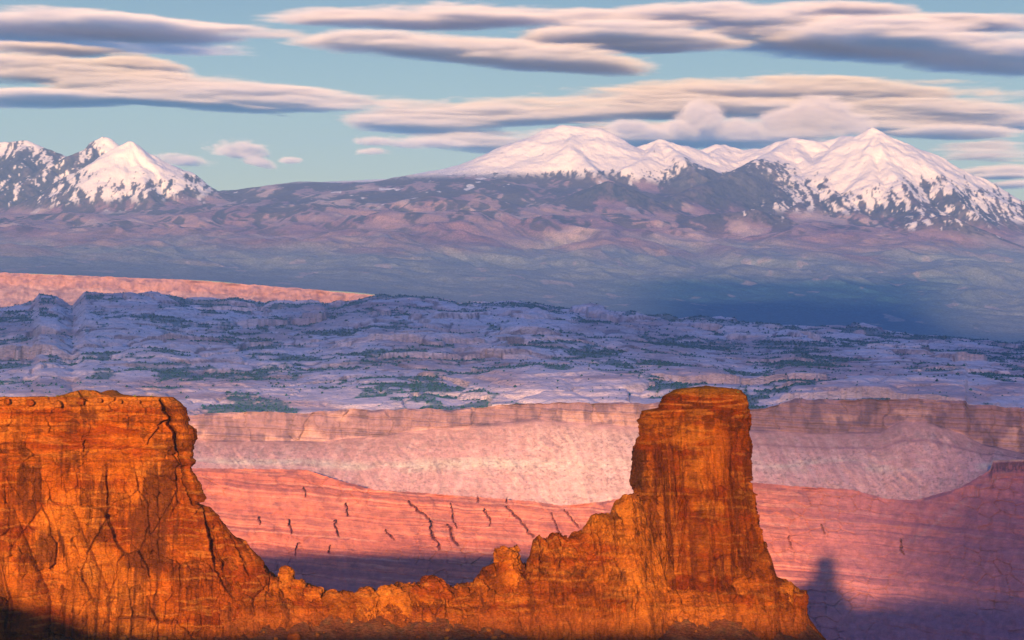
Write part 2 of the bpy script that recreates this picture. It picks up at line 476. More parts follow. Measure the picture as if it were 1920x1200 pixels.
k1, k2, idk = worley(wx / 52, wy / 80, 3)
d3 = np.sqrt(np.clip(1 - (k1 / 0.8) ** 2, 0, 1))
m_d = 0.35 + 0.65 * sstep(-0.25, 0.3, fbm(XP / 1500, YP / 2200, 3, 97) + 0.25 * sstep(1000, 300, PP))
amp = np.interp(YP, [7900, 8600, 12000, 18500], [16, 56, 120, 112]) * sstep(7905, 8150, YP)
D = (d1 * 0.5 + d2 * 0.55 * (0.35 + 0.65 * d1) + d3 * 0.09 * (0.3 + 0.7 * d2))
ZP = zb + (D - 0.35) * amp * m_d + fbm(XP / 60, YP / 90, 3, 99) * 3.0
# ledges in the sandstone
lt = 17.0
zl = ZP / lt + 0.6 * fbm(XP / 400, YP / 400, 2, 101)
fl = np.floor(zl); frz = zl - fl
ZP = lerp(ZP, (fl + sstep(0.25, 0.75, frz) - 0.6 * fbm(XP / 400, YP / 400, 2, 101)) * lt, 0.4)
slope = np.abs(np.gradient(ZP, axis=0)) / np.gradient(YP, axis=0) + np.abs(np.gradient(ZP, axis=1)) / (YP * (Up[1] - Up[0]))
vn = fbm(XP / 420, YP / 900, 4, 103) + 0.5 * fbm(XP / 90, YP / 160, 3, 104)
flatn = sstep(0.4, 0.12, slope)
veg = sstep(-0.09, 0.07, vn + 0.22 * sstep(930, 1080, PP) * sstep(8700, 8350, YP) * 0.95 + (0.45 - D) * 0.9 + flatn * 0.10 - 0.16 - 0.0 * t)
veg *= sstep(7905, 8040, YP) * sstep(0.75, 0.35, slope)
cap = sstep(17300, 17900, YP) * sstep(18500, 18300, YP)
veg = np.maximum(veg, cap * sstep(0.0, 0.25, fbm(XP / 500, YP / 300, 3, 109) + 0.08))
CP = flat(ZP.shape, (0.60, 0.475, 0.44))
CP = mixc(CP, (0.42, 0.26, 0.24), sstep(-0.1, 0.3, fbm(XP / 700, ZP / 40, 4, 105)) * 0.75)
CP = mixc(CP, (0.70, 0.58, 0.54), sstep(0.1, 0.4, fbm(XP / 300, ZP / 14, 4, 107)) * 0.35)
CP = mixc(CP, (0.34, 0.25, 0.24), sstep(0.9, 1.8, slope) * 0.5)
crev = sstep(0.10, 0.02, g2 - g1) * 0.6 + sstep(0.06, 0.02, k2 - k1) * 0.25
CP = mixc(CP, (0.16, 0.12, 0.14), np.clip(crev * 1.3, 0, 1) * (1 - veg) * sstep(8300, 10500, YP))  # crevice shade painted dark into the rock colour
CP = mixc(CP, (0.05, 0.13, 0.14), veg * 0.85)
tag(mesh_obj('plateau', np.stack([XP, YP, ZP], -1), grid_faces(*ZP.shape), M_slick, CP, albedo=(1.10, 1.05, 1.14)),
    'wide shaded plateau of pale slickrock domes and dark juniper flats', 'plateau', 'structure')
# the junipers of the plateau: each a small irregular crown of its own inside one mass
g = np.random.RandomState(5)
pv = ((veg + 0.035 * (slope < 0.8)) * np.gradient(YP, axis=0) * YP).ravel(); pv = pv * (np.abs(UP.ravel()) < 0.185)
pv = pv * np.where(YP.ravel() < 9500, 1.0, 0.8)
cnt = 90000
ii = np.searchsorted(np.cumsum(pv) / pv.sum(), g.rand(cnt))
ii = np.clip(ii, 0, pv.size - 1)
bx = XP.ravel()[ii] + g.randn(cnt) * 3; by = YP.ravel()[ii] + g.randn(cnt) * 5; bz = ZP.ravel()[ii]
rad = np.clip(np.exp(g.normal(0.75, 0.38, cnt)), 1.0, 5.0) * np.interp(by, [7900, 18000], [0.95, 1.5])
octv = np.array([[1, 0, .45], [.2, .95, .55], [-.95, .3, .4], [-.3, -1, .6], [.1, .1, 1.35], [0, 0, -.6]])
octf = np.array([[0, 1, 4], [1, 2, 4], [2, 3, 4], [3, 0, 4], [1, 0, 5], [2, 1, 5], [3, 2, 5], [0, 3, 5]])
vv = octv[None] * (0.75 + 0.5 * g.rand(cnt, 6, 1)) * rad[:, None, None] + np.stack([bx, by, bz], -1)[:, None, :]
ff = octf[None] + (np.arange(cnt) * 6)[:, None, None]
cc = np.repeat(np.array([[0.02, 0.08, 0.09]]) * g.uniform(.6, 1.4, (cnt, 1)), 6, 0)
tag(mesh_obj('woods', vv.reshape(-1, 3), ff.reshape(-1, 3), M_leaf, cc, smooth=False),
    'scattered dark juniper woods on the slickrock plateau', 'woods', 'stuff')
print('plateau', round(time.time() - _t0, 1))

# ------------------------------------------------------------------ canyon wall behind the butte
cbase = curve([(-400, 830), (360, 825), (600, 828), (700, 818), (800, 805), (1000, 787), (1190, 800), (1413, 806), (1560, 812), (1650, 810), (1690, 790), (1740, 790), (1800, 812), (1840, 832), (1920, 850), (2300, 860)])
ledge = curve([(-400, 876), (360, 878), (570, 880), (620, 896), (700, 918), (800, 925), (900, 932), (1000, 940), (1050, 948), (1120, 942), (1190, 930), (1300, 905), (1413, 905), (1500, 912),
               (1600, 918), (1660, 935), (1715, 938), (1760, 926), (1800, 914), (1830, 897), (1852, 884), (1858, 878), (1862, 863), (1920, 861), (2300, 850)])
uw = np.linspace(-0.2, 0.2, 1500)
pw = 960 + uw / S
Yr = 7862 + 30 * fbm(uw * 7900 / 900, uw * 0, 3, 111)
NR1 = 300
sw = np.linspace(0, 1, NR1)
UW, SW = np.meshgrid(uw, sw); PW = 960 + UW / S
YR = np.broadcast_to(Yr, UW.shape)
rp, cb = rim(PW), cbase(PW)
tp = ledge(PW) + 45
a = np.clip(SW / 0.26, 0, 1); b_ = np.clip((SW - 0.26) / 0.74, 0, 1)
py_ = np.where(SW < 0.26, lerp(rp, cb, a), lerp(cb, tp, b_))
Yb = YR - 12 * a - 300 * b_ ** 0.9
x_ = UW * YR
zt = zz(py_, Yb)
joint = fbm(x_ / 70, zt / 260, 4, 113)
w1, w2, wid = worley(x_ / 48 + 0.4 * fbm(x_ / 60, zt / 60, 2, 115), zt / 260, 5)
cliffm = sstep(0.0, 0.02, SW) * sstep(0.3, 0.22, SW)
dispY = cliffm * (joint * 22 + (wid - 0.5) * 16 + 9 * sstep(0.06, 0.0, w2 - w1) * sstep(-0.1, 0.3, fbm(x_ / 90, zt * 0, 2, 118)))
talm = sstep(0.24, 0.36, SW)
gul = ridged(x_ / 70 + 0.35 * fbm(x_ / 120, zt / 90, 2, 117) + zt / 160, zt / 420, 4, 119) - 0.62
dispY += talm * (-gul * 15 + fbm(x_ / 14, zt / 12, 4, 121) * 1.6)
strat = perlin(x_ / 900, (zt + 0.05 * x_) / 6.5, 123)
dispY += (0.08 + 0.92 * cliffm) * np.tanh(strat * 3) * 2.6
py_j = (fbm(UW * 7900 / 45, SW * 0, 3, 125) * 3.0) * (1 - sstep(0, 0.24, SW))
zt = zt - py_j * S * 7900
yw = Yb + dispY
CW = flat(zt.shape, (0.66, 0.345, 0.285))
cl_c = flat(zt.shape, (0.29, 0.16, 0.165))
cl_c = mixc(cl_c, (0.50, 0.29, 0.24), sstep(0.05, 0.4, fbm(x_ / 130, zt / 60, 4, 127)) * 0.8)
cl_c = mixc(cl_c, (0.15, 0.09, 0.11), sstep(0.0, 0.35, fbm(x_ / 40, zt / 70, 4, 129) + 0.2 * fbm(x_ / 150, zt / 9, 3, 130)) * 0.75)
CW = CW + (cl_c - CW) * sstep(0.29, 0.25, SW + 0.03 * fbm(x_ / 120, zt / 60, 3, 131))[..., None]
CW = mixc(CW, (0.50, 0.26, 0.21), sstep(0.26, 0.3, SW) * sstep(0.5, 0.36, SW + 0.05 * fbm(x_ / 300, zt / 40, 3, 133)) * 0.7)
pale = np.exp(-((SW - 0.56 - 0.03 * fbm(x_ / 250, zt * 0, 2, 134)) / 0.055) ** 2) * sstep(-0.15, 0.25, fbm(x_ / 260, zt / 30, 4, 135) + 0.06)
CW = mixc(CW, (0.64, 0.52, 0.38), pale * 0.9)
CW = mixc(CW, (0.78, 0.50, 0.38), sstep(900, 1100, PW) * sstep(1420, 1200, PW) * talm * 0.6)
CW = mixc(CW, (0.42, 0.27, 0.22), talm * sstep(0.15, 0.42, fbm(x_ / 26, zt / 18, 4, 137)) * 0.55)
fan = fbm((x_ + 0.7 * (zt + 450) * np.sin(x_ / 310)) / 16, zt / 130, 4, 138, 0.6)
CW = mixc(CW, (0.76, 0.50, 0.40), talm * sstep(0.05, 0.35, fan) * 0.3)
CW = mixc(CW, (0.46, 0.24, 0.20), talm * sstep(-0.08, -0.35, fan) * 0.3)
spk = fbm(x_ / 7, zt / 6, 3, 139)
CW = mixc(CW, (0.34, 0.2, 0.17), talm * sstep(0.3, 0.5, spk + 0.35 * fbm(x_ / 110, zt / 50, 3, 140)) * 0.7)
CW = mixc(CW, (0.36, 0.18, 0.18), np.exp(-((SW - 0.40) / 0.012) ** 2) * sstep(1380, 1450, PW) * 0.8)
tag(mesh_obj('canyon_wall', np.stack([UW * yw, yw, zt], -1), grid_faces(*zt.shape), M_wall, CW, flip=True, albedo=(.82, .80, .90)),
    'far canyon wall with a mauve cliff band above pale pink talus', 'canyon wall', 'structure')

# lower red terraces of the canyon
NR2 = 420
sl = np.linspace(0, 1, NR2)
UL, SL = np.meshgrid(uw, sl); PL = 960 + UL / S
top_py = ledge(PL) + 1.6 * fbm(PL / 9, PL * 0, 3, 140)
YT = 7500 + 40 * fbm(UL * 7500 / 600, SL * 0, 3, 141) - 170 * sstep(1600, 2000, PL)
bot_py = 1235.0
pyl = lerp(top_py - 0.0, bot_py, SL)
Yl = YT - 330 * (pyl - 905) / 300 * 1.0
zl_ = zz(pyl, Yl)
xl_ = UL * 7400
dip = zl_ + 0.075 * xl_ + 2 * fbm(xl_ / 700, zl_ * 0, 3, 143)
def stair(h, lt, sharp, seed):
    q = h / lt + 0.35 * perlin(h / lt * 0.7, h * 0, seed)
    f = np.floor(q); r = q - f
    return (f + sstep(0.5 - sharp, 0.5 + sharp, r) - q) * lt
dip = dip + 3.5 * fbm(xl_ / 90, zl_ / 40, 3, 144)
lev = 0.5 + fbm(xl_ / 500, dip / 60, 3, 142)
dY = stair(dip, 31.0, 0.28, 3) * 0.5 * lev + stair(dip, 8.5, 0.25, 5) * 0.45 * lev + stair(dip, 3.4, 0.3, 8) * 0.4
dY += fbm(xl_ / 60, dip / 120, 4, 145) * 12 + (ridged(xl_ / 160, dip / 300, 3, 147) - 0.6) * -30
v1, v2, vid = worley(xl_ / 34, dip / 24, 7)
dY += (vid - 0.5) * 5
dY += 10 * sstep(0.05, 0.0, v2 - v1) * sstep(0.1, 0.4, fbm(xl_ / 200, dip / 80, 2, 149))
dY *= sstep(0.0, 0.02, SL)
CR = [[(765, 940), (790, 962), (808, 975), (812, 1005), (826, 1030)], [(950, 950), (975, 976), (1000, 1008)], [(840, 985), (848, 1005), (858, 1022)],
      [(648, 942), (652, 968)], [(572, 914), (571, 930)], [(895, 930), (897, 941)], [(628, 975), (634, 1006)], [(724, 994), (738, 1012)], [(1034, 962), (1048, 1000)],
      [(486, 970), (489, 984)], [(950, 932), (950, 943)], [(845, 945), (856, 990)], [(540, 975), (548, 1000)], [(910, 955), (920, 985)], [(1060, 955), (1085, 990)],
      [(560, 1020), (556, 1040)], [(620, 1022), (617, 1036)], [(1480, 1005), (1484, 1030)], [(1690, 1010), (1694, 1040)], [(1540, 985), (1546, 1000)]]
crk = np.zeros_like(zl_)
jx = PL + 5 * fbm(PL / 14, pyl / 14, 3, 151); jy = pyl + 2 * fbm(PL / 10, pyl / 10, 2, 153)
for k, pts in enumerate(CR):
    for a0, b0 in zip(pts[:-1], pts[1:]):
        ex, ey = b0[0] - a0[0], b0[1] - a0[1]
        tt = np.clip(((jx - a0[0]) * ex + (jy - a0[1]) * ey) / (ex * ex + ey * ey), 0, 1)
        dq = np.hypot(jx - a0[0] - tt * ex, jy - a0[1] - tt * ey)
        crk = np.maximum(crk, sstep(2.6 if k < 3 else 1.7, 0.6, dq))
dY += crk * 55
yl = Yl + dY
CL = flat(zl_.shape, (0.62, 0.225, 0.15))
CL = mixc(CL, (0.50, 0.165, 0.12), sstep(-0.1, 0.3, perlin(xl_ / 1500, dip / 22, 155) + 0.3 * fbm(xl_ / 200, dip / 10, 3, 156)) * 0.8)
CL = mixc(CL, (0.74, 0.38, 0.26), sstep(0.28, 0.5, perlin(xl_ / 700, dip / 6.0, 157) + 0.5 * fbm(xl_ / 160, dip / 8, 3, 158)) * 0.55)
CL = mixc(CL, (0.34, 0.10, 0.09), sstep(0.22, 0.42, perlin(xl_ / 420, dip / 2.6, 161) + 0.4 * fbm(xl_ / 60, dip / 5, 3, 162)) * 0.5)
CL = mixc(CL, (0.33, 0.12, 0.12), sstep(0.15, 0.5, fbm(xl_ / 45, dip / 16, 4, 159)) * 0.5)
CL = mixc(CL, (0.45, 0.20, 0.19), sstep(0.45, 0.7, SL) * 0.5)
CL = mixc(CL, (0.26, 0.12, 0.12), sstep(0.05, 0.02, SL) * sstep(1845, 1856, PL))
CL = mixc(CL, (0.46, 0.20, 0.27), sstep(1400, 1650, PL) * 0.5)  # mauve painted in towards the right for its dusk shade
CL = mixc(CL, (0.45, 0.36, 0.34), np.exp(-((PL - 1780 - (960 - pyl) * 1.35) / 9) ** 2) * sstep(860, 890, pyl) * sstep(1040, 1000, pyl) * 0.35 * sstep(-0.3, 0.2, fbm(PL / 8, pyl / 8, 3, 160)))
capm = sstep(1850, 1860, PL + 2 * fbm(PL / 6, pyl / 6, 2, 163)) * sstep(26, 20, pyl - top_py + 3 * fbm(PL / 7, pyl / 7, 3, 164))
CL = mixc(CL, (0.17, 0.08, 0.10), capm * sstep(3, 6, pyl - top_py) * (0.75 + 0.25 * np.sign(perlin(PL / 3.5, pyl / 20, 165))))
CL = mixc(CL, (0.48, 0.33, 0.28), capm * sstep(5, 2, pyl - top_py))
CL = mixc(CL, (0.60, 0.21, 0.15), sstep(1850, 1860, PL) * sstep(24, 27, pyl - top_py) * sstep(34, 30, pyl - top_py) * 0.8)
# a short back slope closes the terrace towards the talus behind it
backv = np.stack([UL[:1] * (YT[:1] + 260), YT[:1] + 260, zl_[:1] - 30], -1)
VL = np.concatenate([backv, np.stack([UL * yl, yl, zl_], -1)], 0)
CLb = np.concatenate([CL[:1] * 0 + np.array([.55, .3, .22], np.float32), CL], 0)
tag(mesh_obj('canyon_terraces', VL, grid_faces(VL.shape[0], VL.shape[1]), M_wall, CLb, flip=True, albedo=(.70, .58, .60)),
    'stepped red canyon terraces below the pale pink talus', 'terraces', 'structure')
print('canyon', round(time.time() - _t0, 1))

# ------------------------------------------------------------------ near rocks
YN = 1490.0
NEAR = (0.54, 0.355, 0.2)
def nx(px): return (np.asarray(px, float) - 960) * S * YN
def nz_(py): return (HPY - np.asarray(py, float)) * S * YN

def crack_field(PXa, PYa, lines, wide):
    out = np.zeros_like(PXa)
    for pts in lines:
        for a0, b0 in zip(pts[:-1], pts[1:]):
            w0 = a0[2] if len(a0) > 2 else wide
            w1_ = b0[2] if len(b0) > 2 else wide
            ex, ey = b0[0] - a0[0], b0[1] - a0[1]
            tt = np.clip(((PXa - a0[0]) * ex + (PYa - a0[1]) * ey) / (ex * ex + ey * ey), 0, 1)
            dq = np.hypot(PXa - a0[0] - tt * ex, PYa - a0[1] - tt * ey)
            ww = w0 + (w1_ - w0) * tt
            out = np.maximum(out, 1 - sstep(0.55, 1.0, dq / ww))
    return out

def facet(x, y, bw, bh, seed, A, tA, tZ):
    """joint blocks: each cell of the rock face is its own plane, set forward or back and tilted"""
    x = np.asarray(x, np.float32) / bw + seed * 5.17; y = np.asarray(y, np.float32) / bh + seed * 3.91
    y = y + 0.5 * (np.floor(x * 0.5) % 2)
    xi, yi = np.floor(x).astype(np.int32), np.floor(y).astype(np.int32)
    f1 = np.full(x.shape, 9.0, np.float32); f2 = f1.copy()
    r = np.zeros(x.shape, np.float32); cxx = r.copy(); cyy = r.copy(); ta = r.copy(); tz = r.copy()
    for dx in (-1, 0, 1):
        for dy in (-1, 0, 1):
            cx, cy = xi + dx, yi + dy
            h = PERM[PERM[cx & 255] + (cy & 255)]
            px = cx + 0.08 + 0.84 * RND[h]; py = cy + 0.08 + 0.84 * RND2[h]
            d = np.maximum(np.abs(px - x), np.abs(py - y)) * 0.75 + 0.25 * (np.abs(px - x) + np.abs(py - y))
            n = d < f1
            f2 = np.where(n, f1, np.minimum(f2, d))
            r = np.where(n, RND3[h], r); cxx = np.where(n, px, cxx); cyy = np.where(n, py, cyy)
            ta = np.where(n, RND[(h + 91) & 255] - 0.5, ta); tz = np.where(n, RND2[(h + 47) & 255] - 0.5, tz)
            f1 = np.where(n, d, f1)
    off = (r - 0.5) * A + (x - cxx) * bw * ta * 2 * tA + (y - cyy) * bh * tz * 2 * tZ
    return off, r, f2 - f1

def rock_relief(a, z, seed, block=1.0, strata=1.0, big=1.0, bs=(8.0, 13.0)):
    """metres the rock stands out (+) of its general face, from joint blocks, bedding ledges and broad swells"""
    wa = a + 0.7 * fbm(a / 9, z / 9, 4, seed + 1, 0.6) + 0.06 * z
    wz = z + 0.6 * fbm(a / 14, z / 9, 4, seed + 2, 0.6)
    o1, r1, e1 = facet(wa, wz, bs[0], bs[1], seed % 13 + 1, 3.2, 0.5, 0.26)
    o2, r2, e2 = facet(wa, wz, bs[0] * .4, bs[1] * .36, seed % 17 + 2, 1.2, 0.6, 0.4)
    o3, r3, e3 = facet(a + 0.3 * fbm(a / 3, z / 3, 3, seed + 3), z + 0.3 * fbm(a / 3, z / 3, 3, seed + 4), bs[0] * .15, bs[1] * .12, seed % 19 + 3, 0.5, 0.7, 0.6)
    g2 = sstep(0.35, 0.75, r1 * 0.6 + 0.4 + 0.5 * fbm(a / 20, z / 20, 3, seed + 5))
    d = block * (o1 + o2 * (0.35 + 0.65 * g2) + o3 * (0.3 + 0.7 * g2) - 2.6 * sstep(0.04, 0.0, e1) * (r1 > 0.4) - 1.9 * sstep(0.06, 0.0, e2) * (r2 > 0.4) * g2 - 0.5 * sstep(0.09, 0.0, e3) * (r3 > 0.5) * g2)
    st = np.tanh(3.0 * perlin(a / 38, wz / 2.2, seed + 6)) * 0.4 + np.tanh(3.0 * perlin(a / 13, wz / 0.9, seed + 7)) * 0.16
    d += strata * st * (0.4 + 0.6 * sstep(-0.2, 0.3, fbm(a / 30, z / 18, 3, seed + 8)))
    d += big * fbm(a / 40, z / 55, 3, seed + 9) * 4.0
    d += fbm(a / 2.2, z / 2.0, 4, seed + 10) * 0.22
    return d, 0.6 * r1 + 0.4 * r2, e1

def rock_tint(a, z, seed, r1, base=(0.70, 0.235, 0.035), dark=0.6, band=1.0):
    c = flat(np.shape(a), base)
    wz = z + 1.5 * fbm(a / 16, z / 9, 4, seed)
    c = mixc(c, (0.84, 0.36, 0.075), sstep(0.05, 0.4, fbm(a / 20, z / 22, 5, seed + 11) + (r1 - 0.5) * 0.5) * 0.8)
    c = mixc(c, (0.40, 0.085, 0.020), sstep(-0.05, 0.3, fbm(a / 45, z / 9, 5, seed + 12) + (0.5 - r1) * 0.4) * 0.75)
    bigv = fbm(a / 60, z / 48, 4, seed + 31)
    c = mixc(c, (0.30, 0.07, 0.020), sstep(0.0, 0.35, bigv) * 0.55)
    c = mixc(c, (0.86, 0.40, 0.085), sstep(-0.05, -0.35, bigv) * 0.45)
    # desert varnish: curtains that hang from ledges and keep to single blocks of rock
    hang = fbm(a / 4.5, z / 60, 5, seed + 13, 0.6) * 0.9 + fbm(a / 1.5, z / 30, 3, seed + 14) * 0.35
    v = hang + (r1 - 0.5) * 0.9 + 0.55 * fbm(a / 26, wz / 20, 4, seed + 17)
    c = mixc(c, (0.15, 0.052, 0.026), sstep(0.05, 0.4, v) * dark)
    c = mixc(c, (0.92, 0.50, 0.15), band * sstep(0.30, 0.45, perlin(a / 22, wz / 1.5, seed + 15) + 0.3 * fbm(a / 5, z / 3, 3, seed + 18)) * 0.35)
    c = mixc(c, (0.26, 0.085, 0.03), band * sstep(0.35, 0.55, perlin(a / 17, wz / 1.1, seed + 16) + 0.3 * fbm(a / 5, z / 3, 3, seed + 19)) * 0.4)
    return c

# --- the mesa
edge = curve([(738, 300), (742, 318), (746, 322), (765, 349), (795, 355), (803, 362), (820, 367), (840, 360), (862, 363), (880, 361), (910, 371), (945, 384), (955, 398), (962, 404),
              (968, 412), (990, 428), (1003, 441), (1012, 458), (1030, 478), (1055, 497), (1075, 505), (1092, 505), (1110, 492), (1140, 470), (1220, 440)])
topc = curve([(-700, 742), (0, 744), (60, 743), (100, 745), (130, 736), (150, 731), (175, 731), (192, 738), (230, 742), (300, 744), (600, 744)])
NZ, NF, NC = 560, 1650, 170
pyv = np.linspace(0, 1, NZ)
ang = np.linspace(0, 1, NC + 1)[1:]
PYm = 744 + (1225 - 744) * pyv
Zm = nz_(PYm)
XE = nx(edge(PYm)) + 1.1 * fbm(PYm / 16, PYm * 0, 4, 199, 0.62) + 0.9 * (RND[(np.floor(PYm / 13 + 0.6 * fbm(PYm / 20, PYm * 0, 2, 198)).astype(int) * 7) & 255] - 0.5)
XL = -1500.0
fx = np.concatenate([np.linspace(0, 0.84, 170)[:-1], np.linspace(0.84, 1, NF - 169)])
rc = 9.0
tpar = np.concatenate([np.clip(fx, 0, 1), 1 + ang])
TT, ZZm = np.meshgrid(tpar, Zm)
XEg = XE[:, None] + 0 * TT
xs = np.where(TT <= 1, XL + (XEg - rc - XL) * TT, 0)
th = np.clip((TT - 1) / 0.35, 0, 1) * math.radians(98)
back = np.clip((TT - 1.35) / 0.65, 0, 1)
xs = np.where(TT > 1, XEg - rc + rc * np.sin(th) - back * 95, xs)
pyg = PYm[:, None] + 0 * TT
lean = -np.clip((pyg - 880) / 300, 0, 1) ** 1.5 * 22
ys = np.where(TT > 1, YN - 4 + rc * (1 - np.cos(th)) + back * 240, YN - 4) + lean
nxn = np.sin(th); nyn = -np.cos(th)
pxg = 960 + xs / (S * YN)
acoord = xs + 0.8 * (ys - lean - YN)
upper = sstep(905, 860, pyg + 12 * fbm(pxg / 60, pyg / 40, 2, 201))
dA, rA, _ = rock_relief(acoord, ZZm, 200, block=0.62, strata=1.0, big=0.0, bs=(13, 6.5))
dB, rB, _ = rock_relief(acoord, ZZm, 260, block=0.9, strata=0.35, big=0.0, bs=(15, 24))
dm = lerp(dB, dA, upper) + fbm(acoord / 40, ZZm / 55, 3, 209) * 2.4; r1m = lerp(rB, rA, upper)
dm = dm + upper * np.tanh(3 * perlin(acoord / 50, ZZm / 2.6, 207)) * 0.7
# rounded buttresses low on the left, the corner and the recessed panel
def spur(x0, y0, x1, y1, w, h):
    tt = np.clip((pyg - y0) / (y1 - y0), 0, 1)
    cx = x0 + (x1 - x0) * tt
    return h * sstep(0, 0.45, (pyg - y0) / (y1 - y0)) * np.clip(1 - ((pxg - cx) / (w * (0.6 + 0.5 * tt))) ** 2, 0, 1) ** 0.5
dm += spur(0, 930, 70, 1120, 34, 8) + spur(-40, 960, -5, 1120, 40, 12) + spur(105, 915, 185, 1110, 30, 7) + spur(180, 1030, 165, 1130, 30, 5)
dm += sstep(228, 240, pxg) * sstep(880, 905, pyg) * sstep(352, 345, pxg) * -1.2
dm += 2.2 * sstep(20, 2, np.abs(pxg - 226)) * sstep(800, 840, pyg)
MC = [[(303, 748, 3), (309, 765, 6), (322, 778, 7), (319, 795, 6)], [(319, 795, 5), (331, 815, 6), (333, 840, 5)], [(335, 840, 4), (343, 848, 6), (349, 870, 7), (356, 905, 8), (366, 942, 6)], [(366, 940, 4), (386, 948, 4)],
      [(386, 948, 4), (395, 985, 5.5), (404, 1025, 6.5), (414, 1062, 6.5), (430, 1092, 6), (449, 1115, 4.5)], [(404, 1020, 2), (422, 1050, 2.5), (424, 1078, 1.5)],
      [(438, 1003, 2.5), (458, 1035, 3), (472, 1075, 2)], [(300, 800, 1.2), (283, 820, 1.2), (280, 832, 1)], [(265, 930, 1.0), (270, 945, 1.0)],
      [(322, 785, 2), (305, 790, 1.5), (298, 797, 1)], [(160, 825, 1.6), (158, 845, 1.6)]]
ck = crack_field(pxg + 3 * fbm(pxg / 12, pyg / 12, 3, 209), pyg, MC, 3)
dm -= ck * 9.0
tm = np.clip((pyg - 744) / 6, 0, 1)
dm = dm * (1 - 0.75 * sstep(0.15, 0.7, nxn))
xm = xs + nxn * dm; ym = ys + nyn * dm
ZZm = ZZm - 0.045 * np.clip(ym - YN, 0, 400) * sstep(900, 744, pyg)
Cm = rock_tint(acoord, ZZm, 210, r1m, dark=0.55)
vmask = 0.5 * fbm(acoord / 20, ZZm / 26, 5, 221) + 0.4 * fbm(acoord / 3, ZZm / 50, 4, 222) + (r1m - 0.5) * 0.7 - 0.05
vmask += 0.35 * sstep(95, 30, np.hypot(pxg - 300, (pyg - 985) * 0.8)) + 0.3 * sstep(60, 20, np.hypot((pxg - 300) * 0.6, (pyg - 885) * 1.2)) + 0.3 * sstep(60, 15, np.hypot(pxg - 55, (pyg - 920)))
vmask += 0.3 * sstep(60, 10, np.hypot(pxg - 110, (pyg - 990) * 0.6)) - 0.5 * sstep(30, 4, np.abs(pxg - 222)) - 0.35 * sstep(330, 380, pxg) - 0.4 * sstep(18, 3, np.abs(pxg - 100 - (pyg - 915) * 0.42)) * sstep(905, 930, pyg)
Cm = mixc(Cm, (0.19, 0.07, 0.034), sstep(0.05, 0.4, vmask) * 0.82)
topband = sstep(772, 752, pyg + 5 * fbm(pxg / 12, pyg / 8, 3, 223))
Cm = mixc(Cm, (0.80, 0.40, 0.13), topband * 0.55)
Cm = mixc(Cm, (0.30, 0.10, 0.035), sstep(0.25, 0.5, perlin(acoord / 45, ZZm / 1.9, 225)) * upper * 0.6)
Cm = mixc(Cm, (0.05, 0.02, 0.015), sstep(0.5, 1, ck) * 0.5)  # shade inside the clefts painted into the colour
# top of the mesa: rows running back from the rim
NTp = 60
wtop = (np.linspace(0, 1, NTp + 1)[1:] ** 2.4)[::-1][:, None]
x0r, y0r = xm[:1], ym[:1]
xt_ = x0r + (-420 - x0r) * wtop * np.clip((x0r + 900) / 700, 0.0, 1) ; yt_ = y0r + (YN + 330 - y0r) * wtop
pxt = 960 + xt_ / (S * YN)
zt_ = nz_(744) * (yt_ / (YN - 4)) + (nz_(topc(pxt)) - nz_(744)) * sstep(0.0, 0.012, wtop) * sstep(0.12, 0.03, wtop) + fbm(xt_ / 9, yt_ / 14, 4, 227) * 0.5 * sstep(0, 0.01, wtop) - wtop * 9 * sstep(0.03, 0.2, wtop)
Ct = flat(xt_.shape, (0.72, 0.31, 0.085))
Ct = mixc(Ct, (0.36, 0.22, 0.06), sstep(0.0, 0.3, fbm(xt_ / 8, yt_ / 16, 3, 229)) * 0.7)
Vm = np.concatenate([np.stack([xt_, yt_, zt_], -1), np.stack([xm, ym, ZZm + 0 * xm], -1)], 0)
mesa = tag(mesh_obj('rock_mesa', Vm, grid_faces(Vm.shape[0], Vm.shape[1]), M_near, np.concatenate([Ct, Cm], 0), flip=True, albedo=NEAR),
           'massive flat-topped orange sandstone mesa split by a long black crack', 'mesa')
shift_origin(mesa, float(nx(150)), YN + 60, float(nz_(1150)))

# --- the butte tower
bl = curve([(727, 1276), (731, 1263), (745, 1243), (765, 1237), (771, 1206), (790, 1194), (805, 1199), (820, 1198), (826, 1192), (845, 1187), (870, 1185), (905, 1186), (918, 1190), (960, 1190),
            (1040, 1187), (1100, 1184), (1145, 1178), (1220, 1172)])
br = curve([(727, 1380), (731, 1394), (740, 1405), (755, 1410), (785, 1414), (800, 1411), (830, 1414), (860, 1411), (900, 1411), (940, 1418), (975, 1428), (1020, 1436), (1040, 1443), (1085, 1452), (1145, 1460), (1220, 1466)])
NZ, NT = 460, 900
PYb = 729 + (1220 - 729) * np.linspace(0, 1, NZ)
tt = np.linspace(0, 1, NT, endpoint=False)
phi = np.where(tt < 0.72, np.pi + (tt / 0.72) * np.pi, (tt - 0.72) / 0.28 * np.pi)     # front half first
PH, PYg = np.meshgrid(phi, PYb)
xl, xr = nx(bl(PYg)), nx(br(PYg))
cx, hw = (xl + xr) / 2, (xr - xl) / 2 - 0.8
hb = 17 + 6 * np.clip((PYg - 730) / 430, 0, 1) + 0 * PH
e = 0.52
ca, sa = np.cos(PH), np.sin(PH)
bxx = cx + hw * np.sign(ca) * np.abs(ca) ** e
byy = YN + 16 + hb * np.sign(sa) * np.abs(sa) ** e
bnx = np.sign(ca) * np.abs(ca) ** (2 - e) / hw; bny = np.sign(sa) * np.abs(sa) ** (2 - e) / hb
ln = np.hypot(bnx, bny) + 1e-9; bnx /= ln; bny /= ln
ZB = nz_(PYg)
pxb = 960 + bxx / (S * YN)
ab = bxx + 0.9 * (byy - YN)
upb = sstep(860, 800, PYg + 14 * fbm(PH * 6, PYg / 40, 3, 310))
